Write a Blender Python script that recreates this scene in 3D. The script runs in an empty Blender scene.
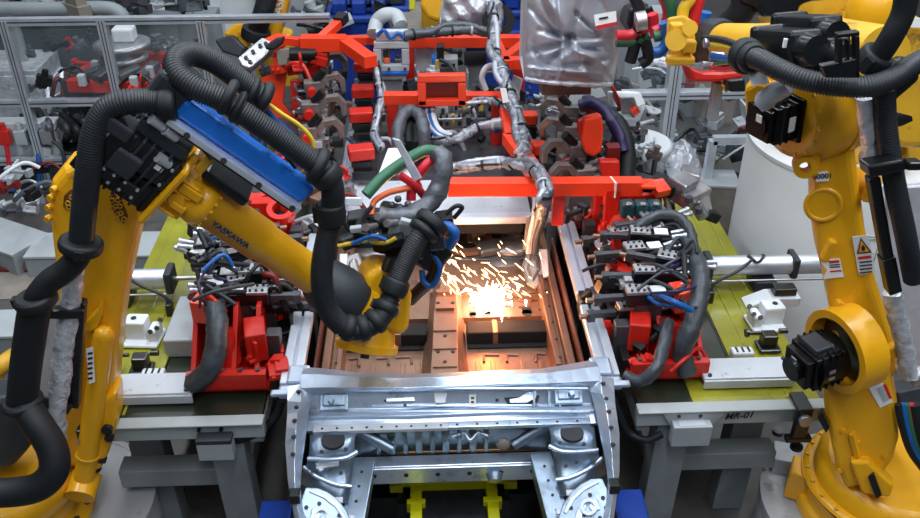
import bpy, bmesh, math, random
from mathutils import Vector as V, Matrix
random.seed(7)
scn=bpy.context.scene
COL=scn.collection
CAMZ=3.75; TH=math.radians(32.5); PSI=math.radians(2.39); F=890.0
_r=(math.cos(PSI),-math.sin(PSI),0.0)
_d=(math.sin(PSI)*math.cos(TH),math.cos(PSI)*math.cos(TH),-math.sin(TH))
_u=(math.sin(PSI)*math.sin(TH),math.cos(PSI)*math.sin(TH),math.cos(TH))
def ray(px,py):
    a=(px-460)/F; b=-(py-259)/F
    return [_d[i]+_r[i]*a+_u[i]*b for i in range(3)]
def PZ(px,py,z):
    """point of the ground-parallel plane at height z"""
    v=ray(px,py); t=(z-CAMZ)/v[2]
    return (v[0]*t,v[1]*t,z)
def PY(px,py,y):
    v=ray(px,py); t=y/v[1]
    return (v[0]*t,y,CAMZ+v[2]*t)
def PX(px,py,x):
    v=ray(px,py); t=x/v[0]
    return (x,v[1]*t,CAMZ+v[2]*t)
def proj(p):
    q=(p[0],p[1],p[2]-CAMZ)
    dd=sum(q[i]*_d[i] for i in range(3)); rr=sum(q[i]*_r[i] for i in range(3)); uu=sum(q[i]*_u[i] for i in range(3))
    return (460+F*rr/dd,259-F*uu/dd,dd)
def PN(px,py,p0,n):
    """point of the plane through p0 with normal n"""
    v=V(ray(px,py)); c=V((0,0,CAMZ)); n=V(n); p0=V(p0)
    return tuple(c+v*((p0-c).dot(n)/v.dot(n)))
# ---------- materials (procedural) ----------
MATS={}
def mat(name,col,rough=.5,metal=0.,var=.12,scale=9.,bump=0.,bscale=60.,coat=0.,dirt=None,dscale=4.,dth=.58,emit=None,alpha=None,trans=0.):
    m=bpy.data.materials.new(name); m.use_nodes=True; nt=m.node_tree; N=nt.nodes; L=nt.links
    b=N['Principled BSDF']; b.inputs['Roughness'].default_value=rough; b.inputs['Metallic'].default_value=metal
    b.inputs['Coat Weight'].default_value=coat; b.inputs['Coat Roughness'].default_value=.15
    tc=N.new('ShaderNodeTexCoord'); nz=N.new('ShaderNodeTexNoise'); nz.inputs['Scale'].default_value=scale; nz.inputs['Detail'].default_value=5
    L.new(tc.outputs['Object'],nz.inputs['Vector'])
    rp=N.new('ShaderNodeValToRGB'); rp.color_ramp.elements[0].position=.3; rp.color_ramp.elements[1].position=.7
    rp.color_ramp.elements[0].color=tuple(c*(1-var) for c in col)+(1,); rp.color_ramp.elements[1].color=tuple(min(1,c*(1+var)) for c in col)+(1,)
    L.new(nz.outputs['Fac'],rp.inputs['Fac']); out=rp.outputs['Color']
    if dirt:
        n2=N.new('ShaderNodeTexNoise'); n2.inputs['Scale'].default_value=dscale; n2.inputs['Detail'].default_value=9; n2.inputs['Roughness'].default_value=.7
        L.new(tc.outputs['Object'],n2.inputs['Vector'])
        r2=N.new('ShaderNodeValToRGB'); r2.color_ramp.elements[0].position=dth; r2.color_ramp.elements[1].position=dth+.1
        L.new(n2.outputs['Fac'],r2.inputs['Fac'])
        mx=N.new('ShaderNodeMix'); mx.data_type='RGBA'; L.new(r2.outputs['Color'],mx.inputs[0]); L.new(out,mx.inputs[6]); mx.inputs[7].default_value=tuple(dirt)+(1,)
        out=mx.outputs[2]
    L.new(out,b.inputs['Base Color'])
    if bump:
        n3=N.new('ShaderNodeTexNoise'); n3.inputs['Scale'].default_value=bscale; n3.inputs['Detail'].default_value=4
        L.new(tc.outputs['Object'],n3.inputs['Vector'])
        bp=N.new('ShaderNodeBump'); bp.inputs['Strength'].default_value=bump; bp.inputs['Distance'].default_value=.02
        L.new(n3.outputs['Fac'],bp.inputs['Height']); L.new(bp.outputs['Normal'],b.inputs['Normal'])
    if emit: b.inputs['Emission Color'].default_value=tuple(emit[:3])+(1,); b.inputs['Emission Strength'].default_value=emit[3]
    if alpha is not None: b.inputs['Alpha'].default_value=alpha
    b.inputs['Transmission Weight'].default_value=trans
    MATS[name]=m; return m
mat('yellow',(.84,.40,.006),.36,0,.08,3,.03,40,.25,dirt=(.30,.15,.02),dscale=5,dth=.66)
mat('yellow_dull',(.66,.36,.02),.5,0,.15,4,.05,40,dirt=(.12,.07,.03),dscale=5,dth=.58)
mat('lime',(.28,.27,.018),.22,0,.2,4,.04,12,.5,dirt=(.15,.15,.03),dscale=3,dth=.55)
mat('lime_shaded',(.018,.024,.014),.3,0,.3,4,.04,12,.3)  # table plate under the red fixture, its shadow painted in as dark green
mat('bright_yellow',(.55,.52,.0),.45,0,.1,5)
mat('red',(.62,.016,.006),.42,0,.1,5,.02,40,.2)
mat('orange_red',(.90,.05,.010),.42,0,.08,5,.02,40,.2)
mat('rail_white',(.72,.77,.86),.3,.45,.06,6,0,1)
mat('weld_lit_brown',(.14,.045,.03),.5,.3,.2,5)  # grey sill steel, orange weld light painted in as brown
mat('dark_red',(.16,.010,.007),.5,0,.2,5)
mat('blue',(.015,.20,.80),.3,.15,.12,6,0,1,.3,dirt=(.01,.06,.22),dscale=7,dth=.6)
mat('blue_paint',(.008,.045,.30),.45,0,.15,6)
mat('hose',(.018,.021,.025),.5,0,.2,20)
mat('sleeve',(.06,.068,.08),.42,.15,.25,14,.2,40)
mat('rubber',(.006,.008,.010),.6,0,.2,20)
mat('black',(.006,.007,.008),.33,0,.25,12,.02,80,.2)
mat('charcoal',(.028,.033,.04),.5,0,.15,10)
mat('dark_steel',(.10,.10,.11),.45,.6,.3,10,.05,60)
mat('aluminium',(.62,.66,.72),.36,.6,.1,8)
mat('steel',(.48,.48,.50),.38,.8,.2,14,.06,50)
mat('brown_steel',(.24,.20,.19),.5,.55,.25,14,.05,50)
mat('galv',(.66,.76,.92),.30,.78,.12,6,.07,14,dirt=(.40,.48,.60),dscale=7,dth=.55)
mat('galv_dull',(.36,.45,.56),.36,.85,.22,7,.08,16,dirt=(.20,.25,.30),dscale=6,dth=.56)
mat('pan',(.29,.165,.11),.40,.55,.15,7,.08,20,dirt=(.15,.10,.075),dscale=5,dth=.58)  # floor steel is grey; the weld's orange glow is painted into this copper tone
mat('pan_grey',(.24,.235,.23),.36,.7,.2,7,.06,14)
mat('pan_shaded',(.008,.007,.007),.8,0,.2,7)  # shade on the floor step, painted in as near black
mat('grey_paint',(.27,.30,.31),.5,0,.1,5,.03,30,dirt=(.12,.14,.15),dscale=4,dth=.6)
mat('apron_grey',(.40,.43,.43),.45,0,.08,5,.03,30,dirt=(.27,.29,.29),dscale=5,dth=.6)
mat('grey_dark',(.09,.105,.12),.5,0,.2,5)
mat('light_grey',(.42,.45,.47),.5,0,.1,5,.03,30,dirt=(.33,.34,.34),dscale=6,dth=.6)
mat('white_paint',(.74,.77,.80),.45,0,.06,5,.02,30,dirt=(.50,.52,.54),dscale=8,dth=.62)
mat('white_worn',(.58,.61,.66),.4,.15,.1,5,.03,30,dirt=(.25,.26,.28),dscale=14,dth=.6)
mat('paper',(.85,.85,.85),.6,0,.03,5)
mat('ink',(.02,.02,.025),.6,0,0,5)
mat('ink_red',(.6,.02,.02),.6,0,0,5)
mat('ink_blue',(.01,.13,.5),.6,0,0,5)
mat('ink_orange',(.9,.38,.02),.6,0,0,5)
mat('logo_blue',(.006,.03,.11),.5,0,0,5)
mat('foil',(.66,.68,.73),.36,.3,.25,14,.7,26,dirt=(.22,.23,.27),dscale=16,dth=.6)
mat('foil_dark',(.11,.118,.135),.45,.35,.2,5,.5,16)
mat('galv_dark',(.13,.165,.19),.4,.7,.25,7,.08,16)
mat('foil_cloth',(.50,.51,.57),.42,.42,.12,6,.35,13)
mat('harness',(.30,.31,.35),.36,.5,.3,16,.8,30,dirt=(.10,.105,.125),dscale=15,dth=.55)
mat('concrete',(.40,.40,.41),.6,0,.15,4,.1,30,dirt=(.20,.19,.19),dscale=5,dth=.56)
mat('drum',(.80,.81,.80),.5,0,.05,2,.02,30)
mat('floor',(.105,.098,.092),.4,0,.22,1.2,.03,20,dirt=(.07,.066,.062),dscale=1.5,dth=.5)
mat('floor_dark',(.035,.037,.04),.4,0,.3,2)
mat('wallpaint',(.45,.47,.50),.6,0,.08,1)
mat('cable_red',(.62,.015,.03),.4,0,.1,10)
mat('cable_green',(.03,.14,.07),.45,0,.1,10)
mat('cable_blue',(.012,.11,.40),.4,0,.1,10)
mat('cable_orange',(.75,.14,.04),.45,0,.1,10)
mat('cable_yellow',(.75,.5,.03),.45,0,.1,10)
mat('cable_white',(.65,.66,.68),.45,0,.1,10)
mat('teal',(.01,.06,.07),.4,0,.2,10)
mat('tan',(.27,.235,.20),.5,0,.15,8)
mat('cast_brown',(.16,.05,.012),.6,0,.3,20)
mat('purple',(.03,.02,.09),.45,0,.1,10)
mat('pane',(.25,.3,.33),.05,0,0,1,alpha=.10)
mat('smoke_pane',(.14,.16,.17),.1,0,0,1,alpha=.55)
mat('spark',(1,.6,.25),.5,0,0,1,emit=(1,.62,.28,7))
mat('spark_core',(1,.9,.7),.5,0,0,1,emit=(1,.85,.6,20))
mat('tread',(.03,.032,.036),.35,.5,.2,20)
# ---------- mesh builder ----------
def basis(z,up=(0,0,1)):
    z=V(z).normalized(); up=V(up)
    if abs(z.dot(up.normalized()))>.98: up=V((0,1,0)) if abs(z.y)<.9 else V((1,0,0))
    x=up.cross(z).normalized(); y=z.cross(x)
    return x,y,z
def smooth(pts,n=6):
    P=[V(p) for p in pts]; out=[]
    for i in range(len(P)-1):
        p0=P[max(i-1,0)];p1=P[i];p2=P[i+1];p3=P[min(i+2,len(P)-1)]
        for k in range(n):
            t=k/n
            out.append(.5*((2*p1)+(p2-p0)*t+(2*p0-5*p1+4*p2-p3)*t*t+(3*p1-p0-3*p2+p3)*t**3))
    out.append(P[-1]); return out
def resample(pts,step):
    P=[V(p) for p in pts]; out=[P[0]]; acc=0.
    for a,b in zip(P,P[1:]):
        l=(b-a).length
        if l<1e-9: continue
        d=step-acc
        while d<=l:
            out.append(a+(b-a)*(d/l)); d+=step
        acc=l-(d-step)
    if (out[-1]-P[-1]).length>step*.3: out.append(P[-1])
    return out
SIB={}
NOSPLIT=('print','opening','hole','pattern','ring_pattern','hub_ring','lettering','scuff','diagram','foil','wheel_arch','panel_frame')
class MB:
    def __init__(s): s.v=[];s.f=[];s.sm=[];s.mi=[];s.cur=0
    def _add(s,vs,fs,sm=False):
        o=len(s.v); s.v+= [tuple(p) for p in vs]
        for f in fs: s.f.append([i+o for i in f]); s.sm.append(sm); s.mi.append(s.cur)
        return s
    def m(s,i): s.cur=i; return s
    def box(s,c,sz,R=None):
        c=V(c); hx,hy,hz=sz[0]/2,sz[1]/2,sz[2]/2; vs=[]
        for x in(-hx,hx):
            for y in(-hy,hy):
                for z in(-hz,hz):
                    p=V((x,y,z)); p=(R@p) if R is not None else p; vs.append(c+p)
        return s._add(vs,[(0,1,3,2),(4,6,7,5),(0,4,5,1),(2,3,7,6),(0,2,6,4),(1,5,7,3)])
    def b2(s,x0,x1,y0,y1,z0,z1): return s.box(((x0+x1)/2,(y0+y1)/2,(z0+z1)/2),(abs(x1-x0),abs(y1-y0),abs(z1-z0)))
    def bar(s,p0,p1,w,h,up=(0,0,1),w1=None,h1=None):
        x,y,z=basis(V(p1)-V(p0),up); w1=w if w1 is None else w1; h1=h if h1 is None else h1; vs=[]
        for p,ww,hh in((V(p0),w,h),(V(p1),w1,h1)):
            for a,b in((-1,-1),(1,-1),(1,1),(-1,1)): vs.append(p+x*(a*ww/2)+y*(b*hh/2))
        return s._add(vs,[(3,2,1,0),(4,5,6,7),(0,1,5,4),(1,2,6,5),(2,3,7,6),(3,0,4,7)])
    def cyl(s,p0,p1,r0,r1=None,seg=20,cap=True,sm=True):
        r1=r0 if r1 is None else r1; x,y,z=basis(V(p1)-V(p0)); vs=[]
        for p,r in((V(p0),r0),(V(p1),r1)):
            for k in range(seg):
                a=2*math.pi*k/seg; vs.append(p+x*math.cos(a)*r+y*math.sin(a)*r)
        s._add(vs,[(k,(k+1)%seg,seg+(k+1)%seg,seg+k) for k in range(seg)],sm)
        if cap: s._add(vs,[list(range(seg))[::-1],[seg+k for k in range(seg)]])
        return s
    def ring(s,p0,p1,ro,ri,seg=24):
        x,y,z=basis(V(p1)-V(p0)); vs=[]
        for p,r in((V(p0),ro),(V(p1),ro),(V(p1),ri),(V(p0),ri)):
            for k in range(seg):
                a=2*math.pi*k/seg; vs.append(p+x*math.cos(a)*r+y*math.sin(a)*r)
        for j in range(4):
            o=j*seg; q=((j+1)%4)*seg
            s._add(vs,[(o+k,o+(k+1)%seg,q+(k+1)%seg,q+k) for k in range(seg)],j in(0,2))
        return s
    def rings(s,cs,seg=14,cap=True,sm=True):
        """cs: list of (point, radius); a tube through them with parallel-transported rings"""
        P=[V(c[0]) for c in cs]; vs=[]; x=None
        for i,(p,r) in enumerate(cs):
            t=(P[min(i+1,len(P)-1)]-P[max(i-1,0)])
            if t.length<1e-9: t=V((0,0,1))
            t.normalize()
            if x is None: x,_,_=basis(t)
            else:
                x=x-t*x.dot(t)
                if x.length<1e-6: x,_,_=basis(t)
                x.normalize()
            y=t.cross(x)
            for k in range(seg):
                a=2*math.pi*k/seg; vs.append(V(p)+x*math.cos(a)*r+y*math.sin(a)*r)
        n=len(cs); s._add(vs,[(i*seg+k,i*seg+(k+1)%seg,(i+1)*seg+(k+1)%seg,(i+1)*seg+k) for i in range(n-1) for k in range(seg)],sm)
        if cap: s._add(vs,[list(range(seg))[::-1],[(n-1)*seg+k for k in range(seg)]])
        return s
    def tube(s,pts,r,seg=10,n=6,sm=True):
        P=smooth(pts,n) if n>1 else [V(p) for p in pts]
        return s.rings([(p,r) for p in P],seg,True,sm)
    def hose(s,pts,r,period=.02,depth=.1,seg=16,n=10):
        period=min(period,.0098) if period<.025 else period*.6
        P=resample(smooth(pts,n),period/3)
        return s.rings([(p,r*(1-depth*1.25*(0,.35,1)[i%3])) for i,p in enumerate(P)],seg)
    def crinkle(s,pts,r,seg=12,n=8,amp=.18,step=.022,soft=False):
        amp*=.55
        P=resample(smooth(pts,n),step); o=len(s.v)
        s.rings([(p,r*(1+amp*.5*(random.random()*2-1))) for p in P],seg,True,True)
        for i in range(len(P)*seg):
            c=P[i//seg]; v=V(s.v[o+i]); w=c+(v-c)*(1+amp*1.1*(random.random()*2-1)); s.v[o+i]=tuple(w+V((random.uniform(-1,1),random.uniform(-1,1),random.uniform(-1,1)))*step*.2)
        cap=o+len(P)*seg
        for k in range(len(P)*seg,len(s.v)-o): s.v[o+k]=s.v[o+k-len(P)*seg]
        return s
    def prism(s,poly,vec):
        n=len(poly); vs=[V(p) for p in poly]+[V(p)+V(vec) for p in poly]
        return s._add(vs,[list(range(n)),[n+k for k in range(n)][::-1]]+[(k,n+k,n+(k+1)%n,(k+1)%n) for k in range(n)])
    def trace(s,pix,p0,n,thick):
        """outline on the plane (p0,n), given a real thickness away from n"""
        n=V(n).normalized(); return s.prism([PN(a,b,p0,n) for a,b in pix],-n*thick)
    def lathe(s,prof,o,axis=(0,0,1),seg=32,sm=True):
        x,y,z=basis(axis); o=V(o); vs=[]
        for r,h in prof:
            for k in range(seg):
                a=2*math.pi*k/seg; vs.append(o+z*h+x*math.cos(a)*r+y*math.sin(a)*r)
        n=len(prof)
        s._add(vs,[(i*seg+k,i*seg+(k+1)%seg,(i+1)*seg+(k+1)%seg,(i+1)*seg+k) for i in range(n-1) for k in range(seg)],sm)
        return s._add(vs,[list(range(seg))[::-1],[(n-1)*seg+k for k in range(seg)]])
    def ball(s,c,r,sz=(1,1,1),seg=16,rg=9):
        c=V(c); vs=[c+V((0,0,r*sz[2]))]
        for i in range(1,rg):
            t=math.pi*i/rg
            for k in range(seg):
                a=2*math.pi*k/seg; vs.append(c+V((r*sz[0]*math.sin(t)*math.cos(a),r*sz[1]*math.sin(t)*math.sin(a),r*sz[2]*math.cos(t))))
        vs.append(c-V((0,0,r*sz[2]))); e=len(vs)-1; fs=[]
        for k in range(seg):
            fs.append((0,1+k,1+(k+1)%seg)); fs.append((e,e-seg+(k+1)%seg,e-seg+k))
        for i in range(rg-2):
            for k in range(seg):
                a=1+i*seg; fs.append((a+k,a+seg+k,a+seg+(k+1)%seg,a+(k+1)%seg))
        return s._add(vs,fs,True)
    def grid(s,rows,sm=True):
        """rows of points -> one surface"""
        n=len(rows[0]); vs=[p for r in rows for p in r]
        return s._add(vs,[(i*n+k,i*n+k+1,(i+1)*n+k+1,(i+1)*n+k) for i in range(len(rows)-1) for k in range(n-1)],sm)
    def clusters(s):
        n=len(s.v); par=list(range(n))
        def fd(a):
            while par[a]!=a: par[a]=par[par[a]]; a=par[a]
            return a
        key={}
        for i,p in enumerate(s.v):
            k=(round(p[0],5),round(p[1],5),round(p[2],5))
            if k in key: par[fd(i)]=fd(key[k])
            else: key[k]=i
        for f in s.f:
            a=fd(f[0])
            for b in f[1:]: par[fd(b)]=a
        G={}
        for i in range(n): G.setdefault(fd(i),[]).append(i)
        B=[]
        for ids in G.values():
            c=list(zip(*[s.v[i] for i in ids])); B.append([[min(x)-.003 for x in c],[max(x)+.003 for x in c],set(ids)])
        ch=True
        while ch and len(B)<200:
            ch=False
            for i in range(len(B)):
                for j in range(i+1,len(B)):
                    if all(B[i][0][k]<=B[j][1][k] and B[j][0][k]<=B[i][1][k] for k in range(3)):
                        B[i]=[[min(B[i][0][k],B[j][0][k]) for k in range(3)],[max(B[i][1][k],B[j][1][k]) for k in range(3)],B[i][2]|B[j][2]]; del B[j]; ch=True; break
                if ch: break
        return [b[2] for b in B]
    def build(s,name,mats,parent=None,bevel=0,solid=0,sub=0,seg=2):
        if parent is not None and not any(w in name for w in NOSPLIT) and len(s.v)<6000:
            C=s.clusters()
            if 1<len(C)<=(30 if 'bolt' in name else 14):
                out=[]
                for c in C:
                    q=MB(); ids=sorted(c); mp={o:i for i,o in enumerate(ids)}; q.v=[s.v[i] for i in ids]
                    for f,a,b in zip(s.f,s.sm,s.mi):
                        if f[0] in c: q.f.append([mp[i] for i in f]); q.sm.append(a); q.mi.append(b)
                    out.append(q._build(name,mats,parent,bevel,solid,sub,seg))
                SIB[out[0].name]=out[1:]; return out[0]
        return s._build(name,mats,parent,bevel,solid,sub,seg)
    def _build(s,name,mats,parent=None,bevel=0,solid=0,sub=0,seg=2):
        me=bpy.data.meshes.new(name)
        if parent is not None: L=V(parent['_o'])
        else:
            xs=[p[0] for p in s.v]; ys=[p[1] for p in s.v]; zs=[p[2] for p in s.v]
            L=V(((min(xs)+max(xs))/2,(min(ys)+max(ys))/2,min(zs)))
        me.from_pydata([tuple(V(p)-L) for p in s.v],[],s.f)
        me.polygons.foreach_set('use_smooth',s.sm); me.polygons.foreach_set('material_index',s.mi)
        for q in (mats if isinstance(mats,(list,tuple)) else [mats]): me.materials.append(MATS[q])
        bm=bmesh.new(); bm.from_mesh(me); bmesh.ops.recalc_face_normals(bm,faces=bm.faces); bm.to_mesh(me); bm.free()
        o=bpy.data.objects.new(name,me); COL.objects.link(o); o['_o']=tuple(L)
        if parent is None: o.location=L
        else: o.parent=parent
        if sub: d=o.modifiers.new('sub','SUBSURF'); d.levels=d.render_levels=sub
        if solid: d=o.modifiers.new('solid','SOLIDIFY'); d.thickness=solid; d.offset=0
        if bevel:
            d=o.modifiers.new('bevel','BEVEL'); d.width=bevel; d.segments=seg; d.limit_method='ANGLE'; d.angle_limit=math.radians(38)
        return o
def tag(o,label,cat,group=None,kind=None):
    o['label']=label; o['category']=cat
    if group: o['group']=group
    if kind: o['kind']=kind
    return o
def thing(name,label,cat,loc=(0,0,0),group=None):
    o=bpy.data.objects.new(name,None); COL.objects.link(o); o.location=loc; o['_o']=tuple(loc); o.empty_display_size=.1
    return tag(o,label,cat,group)
def struct(o): o['kind']='structure'; return o
def lab(o,t):
    for q in [o]+SIB.get(o.name,[]): q['label']=t
    return o
def dup(root,loc,label,rot=None,scale=None,group=None):
    r=root.copy(); COL.objects.link(r); r.location=loc; r['label']=label
    if rot is not None: r.rotation_euler=rot
    if scale is not None: r.scale=scale if isinstance(scale,(tuple,list)) else (scale,)*3
    if group: r['group']=group
    def rec(a,b):
        for ch in list(a.children):
            c=ch.copy(); COL.objects.link(c); c.parent=b; rec(ch,c)
    rec(root,r); return r
def text(s,c,xd,yd,size,m,parent,name='lettering',thick=.001,shear=0):
    """raised lettering, centred at c, baseline along xd, upward along yd"""
    cu=bpy.data.curves.new(name,'FONT'); cu.body=s; cu.size=size; cu.align_x='CENTER'; cu.align_y='CENTER'; cu.extrude=thick; cu.offset=size*.012; cu.shear=shear
    t=bpy.data.objects.new('tmp',cu); COL.objects.link(t)
    dg=bpy.context.evaluated_depsgraph_get(); me=bpy.data.meshes.new_from_object(t.evaluated_get(dg)); bpy.data.objects.remove(t)
    x=V(xd).normalized(); z=x.cross(V(yd)).normalized(); y=z.cross(x)
    M=Matrix(((x.x,y.x,z.x,0),(x.y,y.y,z.y,0),(x.z,y.z,z.z,0),(0,0,0,1)))
    me.transform(Matrix.Translation(V(c)-V(parent['_o']))@M)
    me.materials.clear(); me.materials.append(MATS[m])
    o=bpy.data.objects.new(name,me); COL.objects.link(o); o.parent=parent; o['_o']=parent['_o']; return o
X0=.09
def mir(p): return (2*X0-p[0],p[1],p[2])
def Yof(py,z): return PZ(449,py,z)[1]
# ================= setting =================
m=MB(); m.b2(-9,10,-2,16,-.1,0); struct(m.build('floor','floor'))
m=MB(); m.b2(-9,10,15.6,15.8,0,6.5); struct(m.build('wall_back','wallpaint'))
# ================= car body =================
car=thing('car_body','bare galvanised steel car underbody held in the middle of the welding line','car body',(X0,3.9,.62))
SX=[-.68,-.62,-.55,-.42,-.2,0,.2,.42,.55,.62,.68]
def cowlrows():
    rows=[]
    prof=[(373,1.10,1),(377,1.135,.7),(386,1.125,.2),(389,1.105,0),(391,1.075,0),(407,1.015,0),(409.5,1.02,0),(414,1.02,0),(417,.995,0),(427,.975,0),(429,.94,0)]
    for py,z,k in prof:
        r=[]
        for sx in SX:
            a=max(0,(abs(sx)-.36)/.3); lift=k*9*min(1,a)
            r.append((X0+sx,Yof(py-lift,z),z+.004*math.sin(sx*9)))
        rows.append(r)
    return rows
m=MB(); m.grid(cowlrows(),False)
cowl=m.build('cowl_panel','galv',car,solid=.006,bevel=.004)
def yz(py,z): return Yof(py,z)
# pressed details of the cowl front face
Nf=(0,-.55,.83)
pf=(X0,Yof(400,1.045),1.045)
m=MB()
m.trace([(383,391),(413,391),(416,395),(415,401),(385,402),(381,397)],pf,Nf,.012)
m.trace([(506,392),(520,390),(537,389),(540,394),(538,402),(526,404),(508,404),(504,398)],pf,Nf,.012)
m.trace([(330,387),(334,386),(336,390),(333,392),(329,391)],pf,Nf,.012)
for a,b in((351,393),(351,399),(497,400),(566,390),(590,392),(486,394),(405,405),(560,399)): m.trace([(a-1.6,b-1.3),(a+1.6,b-1.3),(a+1.6,b+1.3),(a-1.6,b+1.3)],pf,Nf,.012)
m.build('opening','ink',car)
pf2=(X0,pf[1]-.006,pf[2]+.008)
m=MB(); m.trace([(434,393),(436,391),(446,391),(447,394),(445,403),(435,403)],pf2,Nf,.006); lab(m.build('tag_plate','white_paint',car,bevel=.002),'small white tag plate')
m=MB(); m.trace([(386,398),(414,397),(415,401),(386,402)],pf2,Nf,.006); m.trace([(509,399),(520,397),(526,392),(537,391),(536,398),(527,403),(510,403)],pf2,Nf,.006); m.build('stiffener','galv',car,bevel=.003)
m=MB(); m.trace([(469,394),(476,394),(476,407),(469,407)],pf2,Nf,.004); lab(m.build('sticker','paper',car),'white sticker')
m=MB(); m.trace([(471,397),(474,397),(474,399),(471,399)],(X0,pf2[1]-.002,pf2[2]+.003),Nf,.002); m.trace([(471,401),(474,401),(474,403),(471,403)],(X0,pf2[1]-.002,pf2[2]+.003),Nf,.002); m.build('sticker_print','ink',car)
# pressed pans at both ends of the cowl
for s in(-1,1):
    m=MB(); c=(X0+s*.53,Yof(398,1.05)-.01,1.055)
    R=Matrix.Rotation(math.radians(36),3,'X')
    m.box(c,(.13,.085,.018),R); m.box((c[0],c[1]-.004,c[2]+.014),(.10,.055,.012),R)
    m.cyl((c[0]+s*.01,c[1]-.01,c[2]+.01),(c[0]+s*.01,c[1]-.03,c[2]+.045),.017,.012)
    m.build('pressed_pan','galv_dull',car,bevel=.006)
# lip under the cowl with holes
m=MB(); lip=[(X0-.6,Yof(424,.985)-.004,.985)]
yl=Yof(424,.985)
m.b2(X0-.62,X0-.02,yl-.030,yl+.012,.972,.990)
m.m(1)
for k in range(9): x=X0-.58+k*.066; m.cyl((x,yl-.012,.988),(x,yl-.012,.9915),.006,seg=10)
m.build('cowl_flange',['white_worn','ink'],car,bevel=.002)
m=MB(); m.b2(X0-.02,X0+.62,yl-.026,yl+.012,.972,.990); m.m(1)
for k in range(7): x=X0+.02+k*.09; m.cyl((x,yl-.01,.988),(x,yl-.01,.9915),.006,seg=10)
m.build('cowl_flange',['galv','ink'],car,bevel=.002)
# firewall
m=MB(); rows=[]
for py,z in((429,.95),(440,.87),(455,.765)):
    rows.append([(X0+sx,Yof(py,z)+.03*(1 if abs(sx)<.3 else .3),z) for sx in SX[1:-1]])
m.grid(rows,False)
for k in range(9):
    x=X0-.34+k*.062; m.bar((x,Yof(430,.945)+.012,.945),(x,Yof(454,.775)+.012,.775),.028 if k%2 else .018,.016,(0,-1,0))
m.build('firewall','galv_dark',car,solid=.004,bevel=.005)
m=MB(); p=PZ(503,441,.86); m.ball((p[0],p[1]-.02,p[2]),.034,(1,.6,1)); m.build('grommet_boss','tan',car)
m=MB(); m.tube([PZ(a,b,z) for a,b,z in((452,437,.90),(464,433,.91),(470,440,.89),(478,433,.91),(488,436,.9))],.009); m.build('clip_bracket','galv',car)
m=MB(); m.tube([PZ(a,b,z) for a,b,z in((355,430,.95),(372,438,.91),(392,449,.86))],.024,seg=10); m.tube([mir(PZ(a,b,z)) for a,b,z in((355,430,.95),(372,438,.91),(392,449,.86))],.024,seg=10); m.build('reinforcement','galv_dull',car)
# dash crossmember
yc=Yof(458,.77)
m=MB(); m.b2(X0-.46,X0+.46,yc-.05,yc+.02,.735,.775); m.b2(X0-.44,X0+.44,yc-.055,yc-.045,.67,.765)
m.m(1)
for k in range(6): x=X0-.36+k*.145; m.cyl((x,yc-.054,.725),(x,yc-.058,.725),.011,seg=12)
m.build('dash_crossmember',['galv','ink'],car,bevel=.004)
m=MB(); m.cyl((X0+.19,yc-.055,.715),(X0+.19,yc-.085,.70),.04,.03); m.build('mount_boss','galv_dull',car,bevel=.004)
m=MB()
for x0_,x1_,b in((352,590,411.5),(325,588,388.6),(372,532,405.5)):
    m.tube([PZ(x0_+(x1_-x0_)*k/6,b,1.022 if b>408 else (1.108 if b<390 else 1.028)) for k in range(7)],.007,8,n=1)
m.build('pressed_bead','galv',car)
m=MB()
for x_ in(351,373,387,534,549,560):
    m.bar(PZ(x_,390,1.078),PZ(x_,407,1.022),.010,.010,(0,-1,.6))
m.build('pressed_step','galv_dull',car)
for s in(-1,1):
    q=(lambda p:p) if s>0 else mir
    m=MB(); m.tube([q(PZ(a_,b_,z)) for a_,b_,z in((549,446,.945),(560,451,.94),(574,452,.94),(588,451,.94),(598,450,.94))],.010,8); m.build('tower_flange','galv',car)
    m=MB(); m.tube([q(PZ(a_,b_,z)) for a_,b_,z in((556,480,.83),(572,477,.84),(590,468,.86),(602,458,.88))],.010,8); m.build('tower_flange','galv',car)
    m=MB()
    for a_,b_,z in((560,443,.955),(584,444,.955),(577,462,.89),(566,466,.875),(594,462,.89)): c=q(PZ(a_,b_,z)); m.lathe([(.008,-.004),(.008,.006)],c,(0,-.5,.8),10)
    m.build('tower_hole','ink',car)
m=MB(); m.bar(PZ(316,467,.90),PZ(339,463,.90),.03,.012); m.bar(PZ(317,463,.905),PZ(322,471,.895),.02,.012); m.build('tower_bracket','white_worn',car,bevel=.003)
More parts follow.
